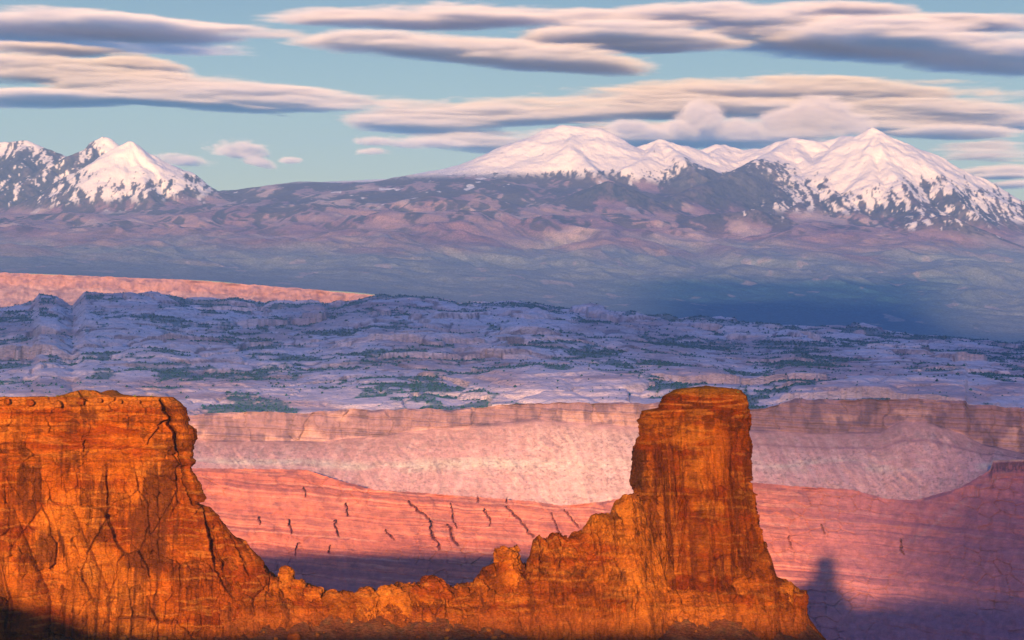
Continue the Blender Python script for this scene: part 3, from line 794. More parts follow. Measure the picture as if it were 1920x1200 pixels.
dA, rA, _ = rock_relief(ab, ZB, 300, block=0.6, strata=1.0, big=0.3, bs=(8, 5))
dB, rB, eb = rock_relief(ab, ZB, 340, block=0.95, strata=0.3, big=0.3, bs=(5.5, 22))
db = lerp(dB, dA, upb); r1b = lerp(rB, rA, upb)
pil = ridged((ab + 1.5 * fbm(ab / 20, ZB / 30, 2, 311)) / 11.0, ZB / 120, 2, 313)
db = db + (1 - upb) * (pil - 0.6) * 4.2 + upb * np.tanh(3 * perlin(ab / 30, ZB / 2.4, 315)) * 0.6
BC = [[(1247, 985, 2), (1250, 1050, 2.5), (1244, 1100, 2)], [(1287, 930, 1.6), (1280, 1000, 2.4), (1270, 1070, 2)], [(1216, 925, 2.5), (1222, 980, 2.5), (1224, 1040, 2)],
      [(1366, 930, 1.6), (1374, 990, 2.2), (1390, 1050, 2)], [(1204, 845, 1.6), (1208, 900, 2), (1232, 945, 1.6)], [(1318, 960, 1.3), (1324, 1010, 1.6)], [(1395, 880, 1.4), (1400, 930, 1.6)],
      [(1340, 1040, 1.6), (1345, 1100, 2)], [(1262, 771, 1.6), (1260, 800, 1.4)]]
ckb = crack_field(pxb + 3 * fbm(pxb / 10, PYg / 14, 3, 317), PYg, BC, 2) * (bny < -0.3)
db -= ckb * 3.4
ZB = ZB - 0.04 * np.clip(byy - YN, 0, 60) * sstep(850, 729, PYg)
bxx2 = bxx + bnx * db * np.where(np.abs(bny) < 0.75, 0.55, 1.0); byy2 = byy + bny * db
Cb = rock_tint(ab, ZB, 320, r1b, base=(0.54, 0.165, 0.026), dark=0.7)
Cb *= 0.8
vb = 0.6 * fbm(ab / 5, ZB / 40, 5, 331) + 0.4 * fbm(ab / 1.6, ZB / 45, 4, 332) + (r1b - .5) * 0.8 - 0.08
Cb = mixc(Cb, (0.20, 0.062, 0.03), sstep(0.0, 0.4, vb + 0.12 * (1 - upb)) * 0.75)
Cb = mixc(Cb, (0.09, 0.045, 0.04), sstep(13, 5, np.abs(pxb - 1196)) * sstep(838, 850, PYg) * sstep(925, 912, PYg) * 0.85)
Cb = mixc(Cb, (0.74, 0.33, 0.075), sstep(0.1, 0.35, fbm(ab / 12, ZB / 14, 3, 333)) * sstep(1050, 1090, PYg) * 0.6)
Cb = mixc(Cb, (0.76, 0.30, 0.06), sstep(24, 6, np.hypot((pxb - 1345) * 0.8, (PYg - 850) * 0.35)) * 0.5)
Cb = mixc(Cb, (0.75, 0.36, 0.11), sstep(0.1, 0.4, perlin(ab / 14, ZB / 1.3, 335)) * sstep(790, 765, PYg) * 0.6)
NTp = 14
wt_ = np.linspace(0, 1, NTp + 1)[:-1][:, None]
xtb = cx[:1] + (bxx2[:1] - cx[:1]) * wt_; ytb = YN + 16 + (byy2[:1] - YN - 16) * wt_
ztb = ZB[:1] + 1.0 * (1 - wt_ ** 2) * 0.8 + fbm(xtb / 5, ytb / 7, 3, 337) * 0.6 * (1 - wt_)
Ctb = mixc(flat(xtb.shape, (0.5, 0.24, 0.06)), (0.26, 0.19, 0.05), sstep(-0.1, 0.3, fbm(xtb / 4, ytb / 6, 3, 339)) * 0.9)
grass_top = sstep(745, 733, PYg + 3 * fbm(pxb / 8, PYg / 6, 2, 341))
Cb = mixc(Cb, (0.34, 0.21, 0.055), grass_top * 0.7)
Vb = np.concatenate([np.stack([xtb, ytb, ztb], -1), np.stack([bxx2, byy2, ZB], -1)], 0)
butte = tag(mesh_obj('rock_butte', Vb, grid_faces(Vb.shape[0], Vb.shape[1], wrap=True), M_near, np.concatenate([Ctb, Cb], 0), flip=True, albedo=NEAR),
            'tall red-orange sandstone butte tower with dark streaked walls and scrubby top', 'butte')
shift_origin(butte, float(nx(1310)), YN + 16, float(nz_(1145)))

# --- the broken ridge that joins mesa and butte and runs on as the butte's pedestal
rtop = curve([(330, 1080), (400, 1030), (440, 1028), (470, 1048), (497, 1066), (515, 1086), (545, 1084), (560, 1094), (585, 1102), (600, 1108), (620, 1117), (640, 1114), (665, 1113), (685, 1106), (700, 1109), (710, 1122), (715, 1122), (722, 1101), (742, 1097), (768, 1105), (776, 1102), (800, 1095),
             (830, 1099), (840, 1103), (860, 1099), (880, 1096), (892, 1082),
              (905, 1070), (925, 1060), (940, 1058), (985, 1058), (993, 1046), (999, 1018), (1010, 1008), (1030, 1004), (1052, 1004), (1085, 1001), (1100, 986), (1110, 970), (1144, 962), (1148, 947), (1162, 936), (1188, 920),
              (1198, 925), (1225, 1010), (1250, 1085), (1300, 1100), (1360, 1098), (1400, 1062), (1436, 1032), (1444, 1042), (1456, 1084), (1480, 1094), (1505, 1114), (1513, 1148), (1519, 1160), (1530, 1180), (1550, 1204), (1575, 1235)])
NXr, NPr = 1250, 300
pr = np.linspace(330, 1575, NXr)
ph = np.linspace(0, 1, NPr)
PRg, SP = np.meshgrid(pr, ph)
ztp = nz_(rtop(PRg)) + 0.7 * fbm(PRg / 9, PRg * 0, 4, 401, 0.65)
zbt = nz_(1260.0)
A2 = SP * np.pi
cA, sA = np.cos(A2), np.sin(A2)
hbR = 15.0
e2 = 0.55
yr_ = YN + 3 - hbR * np.sign(cA) * np.abs(cA) ** e2 - (1 - np.abs(sA) ** e2) * 0
zr_ = zbt + (ztp - zbt) * np.abs(sA) ** 0.42
tap = np.clip((ztp - zr_) / 40, 0, 1)
yr_ = yr_ - np.where(cA > 0, tap ** 1.2 * 16, -tap * 16)
xr_ = nx(PRg)
nyR = -np.sign(cA) * np.abs(cA) ** (2 - e2) / hbR; nzR = np.abs(sA) ** 1.58 / 40
ln = np.hypot(nyR, nzR) + 1e-9; nyR /= ln; nzR /= ln
pyR = HPY - zr_ / (S * YN)
aR = xr_ + 0.3 * (yr_ - YN)
dr, r1r, er = rock_relief(aR, zr_ + 0.5 * (yr_ - YN), 400, block=1.3, strata=0.5, big=0.45, bs=(6.0, 9.0))
RC = [[(712, 1098, 3), (711, 1150, 3)], [(671, 1106, 1.5), (676, 1150, 1.2)], [(780, 1100, 2), (786, 1140, 1.6)], [(838, 1103, 2), (838, 1150, 1.6)], [(987, 1040, 3), (985, 1085, 2)], [(1012, 1010, 2.4), (1013, 1080, 2.4)],
      [(1104, 975, 2), (1118, 1030, 2.4), (1080, 1090, 2)], [(1150, 965, 2), (1156, 1030, 2)], [(1125, 985, 1.6), (1128, 1045, 1.8)], [(1187, 930, 2.4), (1192, 1010, 2.6)], [(1452, 1090, 1.5), (1456, 1140, 1.5)], [(1482, 1098, 1.5), (1486, 1150, 1.5)],
      [(930, 1060, 1.5), (938, 1100, 1.4)], [(1060, 1010, 1.6), (1045, 1060, 1.6), (1040, 1110, 1.6)]]
ckr = crack_field(PRg + 3 * fbm(PRg / 10, pyR / 10, 3, 403), pyR, RC, 2) * (nyR < 0.2)
lowm = sstep(1128, 1150, pyR)
dr = dr * (1 - 0.5 * lowm) - ckr * 2.6
dr += 2.0 * np.exp(-((pyR - 1112 - 3 * fbm(PRg / 80, pyR * 0, 2, 405)) / 7) ** 2) * sstep(900, 1000, PRg)   # ledge across the pedestal
dr += 1.4 * np.exp(-((pyR - 1137) / 6) ** 2)
xR = xr_ + 0.0 * dr; yR = yr_ + nyR * dr; zR = zr_ + np.clip(nzR * dr, -1.6, 0.8)
Cr = rock_tint(aR, zr_, 410, r1r, base=(0.74, 0.285, 0.05), dark=0.5)
Cr = mixc(Cr, (0.50, 0.19, 0.07), lowm * 0.6)
Cr = mixc(Cr, (0.13, 0.05, 0.03), sstep(0.3, 0.5, fbm(aR / 5, zr_ / 9, 3, 413)) * 0.55)
ridge = tag(mesh_obj('rock_ridge', np.stack([xR, yR, zR], -1), grid_faces(*xR.shape), M_near, Cr, albedo=NEAR),
            'low jagged ridge of broken orange rock joining the mesa to the butte', 'rock ridge')
shift_origin(ridge, float(nx(900)), YN, float(nz_(1150)))

# --- separate knobs, pinnacles and fallen blocks standing on the ridge
def ico(sub):
    import bmesh
    bm = bmesh.new(); bmesh.ops.create_icosphere(bm, subdivisions=sub, radius=1)
    v = np.array([p.co[:] for p in bm.verts]); f = np.array([[q.index for q in p.verts] for p in bm.faces]); bm.free()
    return v, f
ICO5, ICO3, ICO2 = ico(6), ico(4), ico(3)
def knob(name, px0, px1, pytop, pybot, label, cat, seed, depth=None, box=0.72, lean=0.0, y_off=-4.0, base=(0.74, 0.285, 0.05), mesh=ICO5, block=0.6, taper=0.0, group=None):
    v, f = mesh
    x0, x1 = nx(px0), nx(px1); zt, zb = nz_(pytop), nz_(pybot)
    p = np.sign(v) * np.abs(v) ** box
    hw = (x1 - x0) / 2; dp = depth or hw
    hh = (zt - zb) / 2
    xx = p[:, 0] * hw * (1 - taper * (p[:, 2] * 0.5 + 0.5)) + lean * p[:, 2] * hw
    y = p[:, 1] * dp; z = p[:, 2] * hh
    sc_ = min(hw, hh)
    a_ = xx + y * 0.8 + x0
    d, r1, _ = rock_relief(a_, z + 0.4 * y, seed, block=block * 1.6 * min(1, sc_ / 6), strata=0.4 * min(1, sc_ / 4), big=0.35 * min(1, sc_ / 8), bs=(max(1.4, sc_ * 1.1), max(1.6, sc_ * 1.0)))
    d = d - np.mean(d) + sc_ * 0.22 * fbm(v[:, 0] * 1.3 + seed, v[:, 2] * 1.3 + v[:, 1], 3, seed)
    nn = v / np.array([hw, dp, hh]); nn /= np.linalg.norm(nn, axis=1, keepdims=True)
    P = np.stack([xx, y, z], -1) + nn * (d * 0.8)[:, None]
    c = rock_tint(a_, z + float(zb), seed + 7, r1, base=base, dark=0.45)
    P[:, 2] += hh
    o = mesh_obj(name, P, f, M_near, c, albedo=NEAR)
    o.location = ((x0 + x1) / 2, YN + y_off, float(zb))
    return tag(o, label, cat, None, group)
knob('rock_hump', 922, 982, 1030, 1112, 'smooth flat-topped rock hump rising from the ridge before the butte shoulder', 'rock hump', 501, box=0.6, depth=9, y_off=-3, taper=0.35)
knob('rock_lobe', 612, 680, 1110, 1176, 'low rounded rock lobe beside the notch in the ridge, nearer the mesa', 'rock lobe', 511, depth=8, y_off=-6)
knob('rock_lobe', 664, 713, 1102, 1180, 'rounded rock lobe at the edge of the narrow notch in the ridge', 'rock lobe', 521, depth=8, y_off=-6)
knob('rock_lobe', 713, 788, 1094, 1176, 'domed orange rock lobe just past the narrow notch in the ridge', 'rock lobe', 531, depth=8, y_off=-6)
knob('rock_lobe', 774, 852, 1092, 1172, 'broad domed rock lobe in the middle of the ridge with a cracked face', 'rock lobe', 541, depth=8, y_off=-5)
knob('rock_pinnacle', 524, 552, 1061, 1110, 'small knobbly pinnacle balanced on the ridge at the foot of the mesa', 'pinnacle', 551, depth=4, taper=0.25, y_off=-2, block=0.9)
knob('boulder', 546, 572, 1084, 1116, 'orange boulder leaning against the small knobbly pinnacle', 'boulder', 561, depth=4, y_off=-5)
knob('boulder', 568, 606, 1098, 1124, 'broad low boulder below the small pinnacle on the ridge', 'boulder', 566, depth=4, y_off=-6)
knob('rock_block', 1452, 1484, 1091, 1150, 'squared rock block on the pedestal at the foot of the butte', 'rock block', 571, depth=6, y_off=-6, box=0.5)
knob('rock_block', 1482, 1510, 1108, 1160, 'outermost dark rock block of the butte pedestal above the drop', 'rock block', 576, depth=6, y_off=-6, box=0.5, base=(0.5, 0.17, 0.04))

# --- near slope under the rocks
xg = np.linspace(-420, 330, 560); sg = np.linspace(0, 1, 240)
XG, SG = np.meshgrid(xg, sg)
YG = 1520 - 62 * SG - 900 * np.clip(SG - 0.35, 0, 1) ** 2
pG = 960 + XG / (S * YN)
crest = np.interp(pG, [-900, 0, 300, 600, 1000, 1400, 1505, 1530, 1560, 1700, 2200], [1140, 1142, 1146, 1152, 1150, 1150, 1160, 1182, 1212, 1330, 1700])
ZG = nz_(crest) - 0.62 * (1478 - YG) * (YG < 1478) - 0.05 * np.clip(YG - 1478, 0, 99)
ZG = ZG + fbm(XG / 16, YG / 16, 4, 601) * 1.6 + fbm(XG / 2.5, YG / 2.5, 3, 603) * 0.45 + np.clip(ridged(XG / 12, YG / 70, 3, 605) - 0.6, -1, 1) * 2.0
CG = flat(XG.shape, (0.42, 0.16, 0.07))
CG = mixc(CG, (0.52, 0.25, 0.11), sstep(0, 0.35, fbm(XG / 7, YG / 7, 4, 607)) * 0.8)
CG = mixc(CG, (0.24, 0.11, 0.06), sstep(0.1, 0.4, fbm(XG / 3, YG / 3, 3, 609)) * 0.7)
CG = mixc(CG, (0.27, 0.20, 0.10), sstep(0.2, 0.45, fbm(XG / 4, YG / 4, 3, 611)) * 0.6)
tag(mesh_obj('slope', np.stack([XG, YG, ZG], -1), grid_faces(*XG.shape), M_near, CG, albedo=(0.40, 0.30, 0.25)),
    'dusty red talus slope below the mesa and butte', 'slope', 'structure')
# --- fallen blocks lying on the slope
gr = np.random.RandomState(77)
fallen = []
for k in range(4):
    o = knob('fallen_block', 960, 968, 1150, 1156, 'small fallen sandstone block lying on the dusty talus slope', 'fallen block', 801 + k * 7, y_off=0, mesh=ICO2, box=0.62, base=(0.62, 0.26, 0.08), group='fallen blocks on the talus slope')
    fallen.append(o)
for i in range(90):
    o = fallen[i] if i < 4 else fallen[i % 4].copy()
    if i >= 4: col.objects.link(o)
    yv = gr.uniform(1456, 1477); xv = gr.uniform(-225, 128) if i % 3 else gr.uniform(-110, 60)
    jx_ = int(np.argmin(np.abs(xg - xv))); jr = int(np.argmin(np.abs(YG[:, 0] - yv)))
    sc_k = float(np.exp(gr.normal(-0.25, 0.45)))
    o.location = (xv, yv, float(ZG[jr, jx_]) - 0.35 * sc_k)
    o.scale = (sc_k * gr.uniform(.8, 1.4), sc_k, sc_k * gr.uniform(.7, 1.1)); o.rotation_euler = (gr.uniform(-.3, .3), gr.uniform(-.3, .3), gr.uniform(0, 6.28))
# --- rim of the overlook that carries the camera and shades the foot of the near rocks
xo = np.linspace(-1300, 900, 140); yo = np.linspace(-1500, 60, 110)
XO, YO = np.meshgrid(xo, yo)
lip = -10 + 14 * fbm(XO / 130, XO * 0, 3, 621)
ZO = -13.0 + 2.0 * fbm(XO / 160, YO / 160, 4, 623) * sstep(30, 200, np.hypot(XO, YO)) + sstep(-285, -400, XO) * 27 * sstep(-15, -110, YO) - 420 * sstep(lip, lip + 45, YO)
tag(mesh_obj('overlook', np.stack([XO, YO, ZO], -1), grid_faces(*XO.shape), M_near, mixc(flat(XO.shape, (0.6, 0.24, 0.06)), (0.35, .2, .08), sstep(0, .4, fbm(XO / 20, YO / 20, 3, 625)))),
    'flat rock rim of the overlook the view is taken from', 'overlook', 'structure')

# --- boulders and shrubs on the mesa top and slope
gb = np.random.RandomState(9)
def top_z(px):
    return float(nz_(topc(px)))
BL = [(18, 752, 12, 'grey-orange boulder embedded in the mesa rim nearest the picture edge'), (60, 754, 14, 'dark-sided boulder on the mesa rim near its far end'), (112, 757, 15, 'pale tilted boulder under the shrubs of the mesa rim'),
      (155, 752, 14, 'pale slab boulder just below the grassy mound on the mesa'), (190, 750, 10, 'small boulder on the rim to the side of the grassy mound'), (228, 752, 8, 'small pale boulder midway along the bare mesa rim'),
      (262, 753, 9, 'low boulder on the mesa rim before the long crack')]
for i, (px, py, w, lab) in enumerate(BL):
    knob('boulder', px - w / 2, px + w / 2, py - w * 0.42, py + w * 0.42, lab, 'boulder', 701 + i * 5, y_off=-6.5, mesh=ICO3, base=(0.72, 0.33, 0.11), box=0.7)
def shrub_mesh(seed):
    g = np.random.RandomState(seed)
    n = 420
    d = g.randn(n, 3); d /= np.linalg.norm(d, axis=1, keepdims=True); d[:, 2] = np.abs(d[:, 2])
    r = g.uniform(0.35, 1.0, n) * (0.7 + 0.3 * np.sin(d[:, 0] * 5 + seed) * np.cos(d[:, 1] * 4))
    c = d * r[:, None] * np.array([1, 1, 0.85]) + np.array([0, 0, 0.1])
    t1 = g.randn(n, 3); t1 /= np.linalg.norm(t1, axis=1, keepdims=True)
    t2 = np.cross(t1, g.randn(n, 3)); t2 /= np.linalg.norm(t2, axis=1, keepdims=True)
    s_ = g.uniform(0.10, 0.2, n)[:, None]
    q = np.stack([c - t1 * s_, c + t2 * s_ * 0.6, c + t1 * s_, c - t2 * s_ * 0.6], 1)
    cl_ = np.repeat(np.array([[0.11, 0.13, 0.03]]) * g.uniform(0.5, 1.6, (n, 1)), 4, 0)
    return q.reshape(-1, 3), np.arange(n * 4).reshape(-1, 4), cl_
M_bark = material('shrub_wood', [(3.0, (1, 1, 1), 0.7, 1.3)])
def stems(seed):
    g = np.random.RandomState(seed); V_, F_ = [], []
    for k in range(5):
        a_ = g.rand() * 6.28; top = np.array([math.cos(a_) * .45, math.sin(a_) * .45, .55]); w_ = 0.05
        for j, (b0, b1, wa, wb) in enumerate([(np.zeros(3), top * .5 + np.array([0, 0, .08]), w_, w_ * .7), (top * .5 + np.array([0, 0, .08]), top, w_ * .7, w_ * .3)]):
            o_ = len(V_)
            for bp, ww in ((b0, wa), (b1, wb)):
                for q_ in range(4):
                    V_.append(bp + ww * np.array([math.cos(q_ * 1.571), math.sin(q_ * 1.571), 0]))
            for q_ in range(4):
                F_.append([o_ + q_, o_ + (q_ + 1) % 4, o_ + 4 + (q_ + 1) % 4, o_ + 4 + q_])
    return np.array(V_), np.array(F_)
shrub_data = []
for k in range(3):
    v, q, c = shrub_mesh(20 + k); o1 = mesh_obj('foliage', v, q, M_leaf, c, smooth=False)
    v, q = stems(40 + k); o2 = mesh_obj('stem', v, q, M_bark, flat((len(v),), (0.12, 0.07, 0.04)))
    shrub_data.append((o1, o2))
SH = [(4, 743, 9, 'dusty green shrub at the very end of the mesa rim'), (26, 744, 7, 'small shrub second from the end of the mesa rim'), (44, 744, 8, 'dark shrub on the flat mesa rim before the boulder'),
      (72, 750, 7, 'shrub growing just below the mesa rim among pale boulders'), (84, 743, 10, 'wide low shrub on the mesa rim short of the grassy mound'), (105, 741, 9, 'dark round shrub at the foot of the grassy mound'),
      (126, 739, 9, 'shrub on the near shoulder of the grassy mound'), (143, 732, 8, 'shrub on the crest of the grassy mound'), (158, 731, 9, 'bushy shrub topping the grassy mound'), (172, 732, 8, 'shrub on the far shoulder of the grassy mound'),
      (188, 739, 7, 'shrub where the grassy mound meets the flat rim'), (210, 741, 6, 'small shrub on the bare rim past the mound'), (250, 741, 8, 'lone dark shrub midway along the bare mesa rim'), (281, 742, 5, 'tiny lone shrub nearest the cracked corner of the mesa'),
      (955, 1188, 12, 'dark green bush alone on the talus slope under the ridge'), (1120, 1178, 6, 'small grey-green bush on the talus under the butte shoulder'), (1278, 1172, 6, 'small bush on the slope below the butte tower'),
      (1308, 741, 7, 'pale shrub on the edge of the butte summit'), (1345, 731, 7, 'scrubby shrub on the middle of the butte summit'), (1384, 734, 6, 'dry shrub near the outer edge of the butte summit')]
SCREEN = [(a_, b_) for a_, b_ in ((0, 0),)]
for i, (px, py, w, lab) in enumerate(SH):
    r = bpy.data.objects.new('shrub', None); col.objects.link(r)
    on_slope = py > 1100
    yv = 1461.0 if on_slope else (YN + (6 if px < 1000 else 3))
    if on_slope:
        xv = float((px - 960) * S * yv); zv = float((HPY - (py + w * 0.35)) * S * yv)
        jx_ = int(np.argmin(np.abs(xg - xv))); jr = int(np.argmin(np.abs(YG[:, 0] - yv))); zv = float(ZG[jr, jx_]) - 0.1
    else:
        xv = float(nx(px)); zv = float(nz_(py + w * 0.45))
    r.location = (xv, yv, zv)
    s_ = w * S * YN * 0.5
    r.scale = (s_ * 1.15, s_ * 1.15, s_)
    r.rotation_euler = (0, 0, i * 2.1)
    tag(r, lab, 'shrub', None, 'shrubs on the mesa, butte and slope')
    for o in shrub_data[i % 3]:
        c_ = o if i < 3 else o.copy()
        if i >= 3: col.objects.link(c_)
        c_.parent = r
print('near', round(time.time() - _t0, 1))

# ------------------------------------------------------------------ clouds: real bodies of droplets beyond the mountains
M_cloud = bpy.data.materials.new('cloud')
M_cloud.use_nodes = True
ct = M_cloud.node_tree; ct.nodes.clear()
co_ = ct.nodes.new('ShaderNodeOutputMaterial'); cv = ct.nodes.new('ShaderNodeVolumePrincipled')
cv.inputs['Color'].default_value = (1, 0.90, 0.83, 1); cv.inputs['Density'].default_value = 0.005; cv.inputs['Anisotropy'].default_value = -0.17
ct.links.new(cv.outputs[0], co_.inputs['Volume'])

class Nodes:
    def __init__(s, t): s.t = t
    def m(s, op, a, b=None, c=None, clamp=False):
        n = s.t.nodes.new('ShaderNodeMath'); n.operation = op; n.use_clamp = clamp
        for i, x in enumerate((a, b, c)):
            if x is None: continue
            if hasattr(x, 'links'): s.t.links.new(x, n.inputs[i])
            else: n.inputs[i].default_value = float(x)
        return n.outputs[0]

def cloud(label, Y0, lenses, seed, namp=0.95, vox=(46, 130, 16), gain=0.75, fine=(3600, 5200, 260)):
    """lenses: centre px,py at distance Y0, half width px, upward and downward thickness px, half depth m, tilt"""
    tree = bpy.data.node_groups.new('cloud', 'GeometryNodeTree')
    tree.interface.new_socket('Geometry', in_out='INPUT', socket_type='NodeSocketGeometry')
    tree.interface.new_socket('Geometry', in_out='OUTPUT', socket_type='NodeSocketGeometry')
    go = tree.nodes.new('NodeGroupOutput'); g = Nodes(tree)
    pos = tree.nodes.new('GeometryNodeInputPosition')
    sep = tree.nodes.new('ShaderNodeSeparateXYZ'); tree.links.new(pos.outputs[0], sep.inputs[0])
    X, Yc, Zc = sep.outputs
    k = Y0 * S
    c0 = ((lenses[0][0] - 960) * k, Y0, (HPY - lenses[0][1]) * k)
    b0, b1, best = [1e9] * 3, [-1e9] * 3, None
    for (cx, cy, w_, tu, td, D_, tilt) in lenses:
        x = (cx - 960) * k - c0[0]; z = (HPY - cy) * k - c0[2]; ww, u_, d_, tl = w_ * k, tu * k, td * k, -tilt
        dx = g.m('DIVIDE', g.m('SUBTRACT', X, x), ww); dy = g.m('DIVIDE', Yc, D_)
        q_ = g.m('SUBTRACT', g.m('SUBTRACT', Zc, z), g.m('MULTIPLY', g.m('SUBTRACT', X, x), tl))
        du = g.m('DIVIDE', g.m('MAXIMUM', q_, 0.0), u_); dn = g.m('DIVIDE', g.m('MINIMUM', q_, 0.0), d_)
        dy2 = g.m('MULTIPLY', dy, dy); dn2 = g.m('MULTIPLY', dn, dn)
        q = g.m('ADD', g.m('ADD', g.m('MULTIPLY', dx, dx), g.m('MULTIPLY', dy2, dy2)), g.m('ADD', g.m('MULTIPLY', du, du), g.m('MULTIPLY', dn2, dn2)))
        s_ = g.m('SUBTRACT', 1.0, q)
        best = s_ if best is None else g.m('MAXIMUM', best, s_)
        e_ = 1.3
        b0 = [min(b0[0], x - ww * e_), min(b0[1], -D_ * e_), min(b0[2], z - d_ * 1.6 - abs(tl) * ww)]
        b1 = [max(b1[0], x + ww * e_), max(b1[1], D_ * e_), max(b1[2], z + u_ * 1.6 + abs(tl) * ww)]
    def noise(sx_, sy_, sz_, det, rough, ofs):
        cb_ = tree.nodes.new('ShaderNodeCombineXYZ')
        for i, (c, s_) in enumerate(((X, sx_), (Yc, sy_), (Zc, sz_))):
            tree.links.new(g.m('MULTIPLY_ADD', c, 1 / s_, ofs * (i + 1.37)), cb_.inputs[i])
        n = tree.nodes.new('ShaderNodeTexNoise'); n.inputs['Scale'].default_value = 1
        n.inputs['Detail'].default_value = det; n.inputs['Roughness'].default_value = rough
        if 'Distortion' in n.inputs: n.inputs['Distortion'].default_value = 0.35
        tree.links.new(cb_.outputs[0], n.inputs['Vector'])
        return g.m('SUBTRACT', n.outputs[0], 0.5)
    big_n = g.m('MULTIPLY', noise(*fine, 5, 0.62, seed), namp * 4)
    fine_n = g.m('MULTIPLY', noise(fine[0] * 0.3, fine[1] * 0.5, fine[2] * 0.32, 5, 0.65, seed + 3), namp * 2.3)
    tot = g.m('SUBTRACT', g.m('ADD', best, g.m('ADD', big_n, fine_n)), 0.12)
    dens = g.m('POWER', g.m('MULTIPLY', tot, gain, clamp=True), 1.3)
    vc = tree.nodes.new('GeometryNodeVolumeCube')
    tree.links.new(dens, vc.inputs['Density'])
    vc.inputs['Min'].default_value = b0; vc.inputs['Max'].default_value = b1
    for i, n_ in enumerate('XYZ'):
        vc.inputs['Resolution ' + n_].default_value = max(8, int((b1[i] - b0[i]) / vox[i]))
    sm = tree.nodes.new('GeometryNodeSetMaterial'); sm.inputs['Material'].default_value = M_cloud
    tree.links.new(vc.outputs[0], sm.inputs[0]); tree.links.new(sm.outputs[0], go.inputs[0])
    vd = bpy.data.volumes.new('cloud'); ob = bpy.data.objects.new('cloud', vd); col.objects.link(ob); vd.materials.append(M_cloud)
    ob.location = c0
    md = ob.modifiers.new('body', 'NODES'); md.node_group = tree
    return tag(ob, label, 'cloud', None, 'sunset clouds over the mountains')

def slab(x, top, mid, bot, w, tilt=0.0):
    """a flat-based cloud whose sunlit front spans rows top..mid and whose shaded base shows from mid to bot"""
    D_ = max(1700.0, 5000.0 * (bot - mid) / 43.0)
    sh = 22.0 * D_ / 3000.0
    return (x, mid + sh - 9, w * 1.06, 1.05 * (mid - top), 5.0, D_, tilt)
cloud('dark slate bank with a pink upper edge in the upper left corner', 61000,
      [slab(120, 10, 30, 76, 330, .04), slab(430, 44, 54, 66, 190, .05), slab(250, 28, 42, 70, 220, .05)], 3.1)
cloud('small dark lens cloud under the slate bank at the picture edge', 61000, [slab(100, 80, 86, 106, 140, .02)], 5.3, vox=(45, 120, 16))
cloud('two-tiered pink and blue bank in the middle of the top edge', 61000,
      [slab(740, 16, 40, 54, 240, .01), slab(980, 4, 34, 54, 280, .03), slab(1180, 30, 62, 92, 190, .03), slab(830, 58, 86, 110, 250, .06), slab(1040, 80, 106, 131, 190, .06), slab(1280, 70, 84, 92, 130, -.02)], 7.7)
cloud('long pink-topped bank with a blue base sloping down the upper right', 61000,
      [slab(1400, 6, 36, 62, 250, .06), slab(1640, 30, 66, 106, 290, .08), slab(1890, 58, 88, 132, 190, .08), slab(1800, 28, 44, 52, 200, .03), slab(1560, 4, 16, 24, 150, .03)], 12.9)
cloud('pink layered bank at the left edge over the cone-shaped peak', 61000,
      [slab(60, 98, 140, 160, 250, .04), slab(50, 160, 176, 200, 200, .0), slab(260, 104, 124, 134, 90, .05)], 15.1)
cloud('long thin pink streak crossing the middle of the sky', 61000,
      [slab(320, 134, 182, 205, 260, .07), slab(560, 162, 196, 214, 240, .05), slab(760, 178, 206, 222, 260, .03), slab(640, 172, 196, 212, 260, .04)], 18.3)
cloud('broad pink cap cloud resting over the snow dome and sharp peak', 62000,
      [slab(820, 206, 230, 256, 170, .05), slab(910, 240, 268, 290, 140, .05), slab(1020, 174, 216, 236, 270, -.05), slab(1270, 150, 204, 226, 330, -.03), slab(1560, 140, 206, 226, 300, 0), slab(1800, 166, 216, 242, 250, .05),
       slab(1230, 212, 252, 282, 300, 0), slab(1700, 192, 232, 254, 250, .03)], 11.3)
cloud('heaped pink cumulus puffs sitting on the ridge between the snow dome and sharp peak', 55300,
      [(1315, 222, 50, 36, 30, 1200, 0), (1280, 240, 44, 22, 20, 1000, 0), (1180, 238, 50, 16, 14, 900, .0), (1225, 246, 50, 12, 12, 900, 0), (1390, 240, 60, 22, 22, 1000, 0), (1465, 232, 48, 28, 26, 1100, 0), (1540, 218, 62, 44, 34, 1300, 0), (1600, 236, 40, 24, 22, 1000, 0), (1500, 248, 110, 14, 14, 1100, 0)], 41.3, vox=(36, 70, 22), fine=(900, 1500, 420), namp=0.75)
cloud('low ragged pink strips behind the slope of the sharp peak', 61000,
      [slab(1850, 266, 292, 302, 130, .02), slab(1890, 306, 324, 340, 90, 0), slab(1790, 228, 240, 262, 130, .02), slab(1900, 336, 346, 356, 60, 0)], 23.7, vox=(45, 120, 16))
cloud('small ragged blue cloud alone in the clear sky beside the cone-shaped peak', 58000, [(448, 286, 52, 22, 8, 1500, .05), (485, 303, 34, 9, 10, 1500, .25), (542, 300, 22, 6, 6, 900, 0)], 27.1, vox=(24, 50, 14), fine=(520, 900, 210), namp=1.7, gain=0.45)
cloud('small low blue cloud touching the side of the cone-shaped peak', 58000, [(345, 302, 50, 11, 8, 1400, .05)], 31.9, vox=(24, 50, 14), fine=(520, 900, 190), namp=1.6, gain=0.45)
cloud('pair of small pink wisps left of the snow dome', 58000, [(705, 265, 40, 8, 7, 1200, 0), (800, 268, 80, 9, 8, 1500, 0), (700, 283, 30, 6, 5, 900, 0)], 35.3, vox=(24, 50, 14), fine=(520, 900, 190), namp=1.6, gain=0.45)

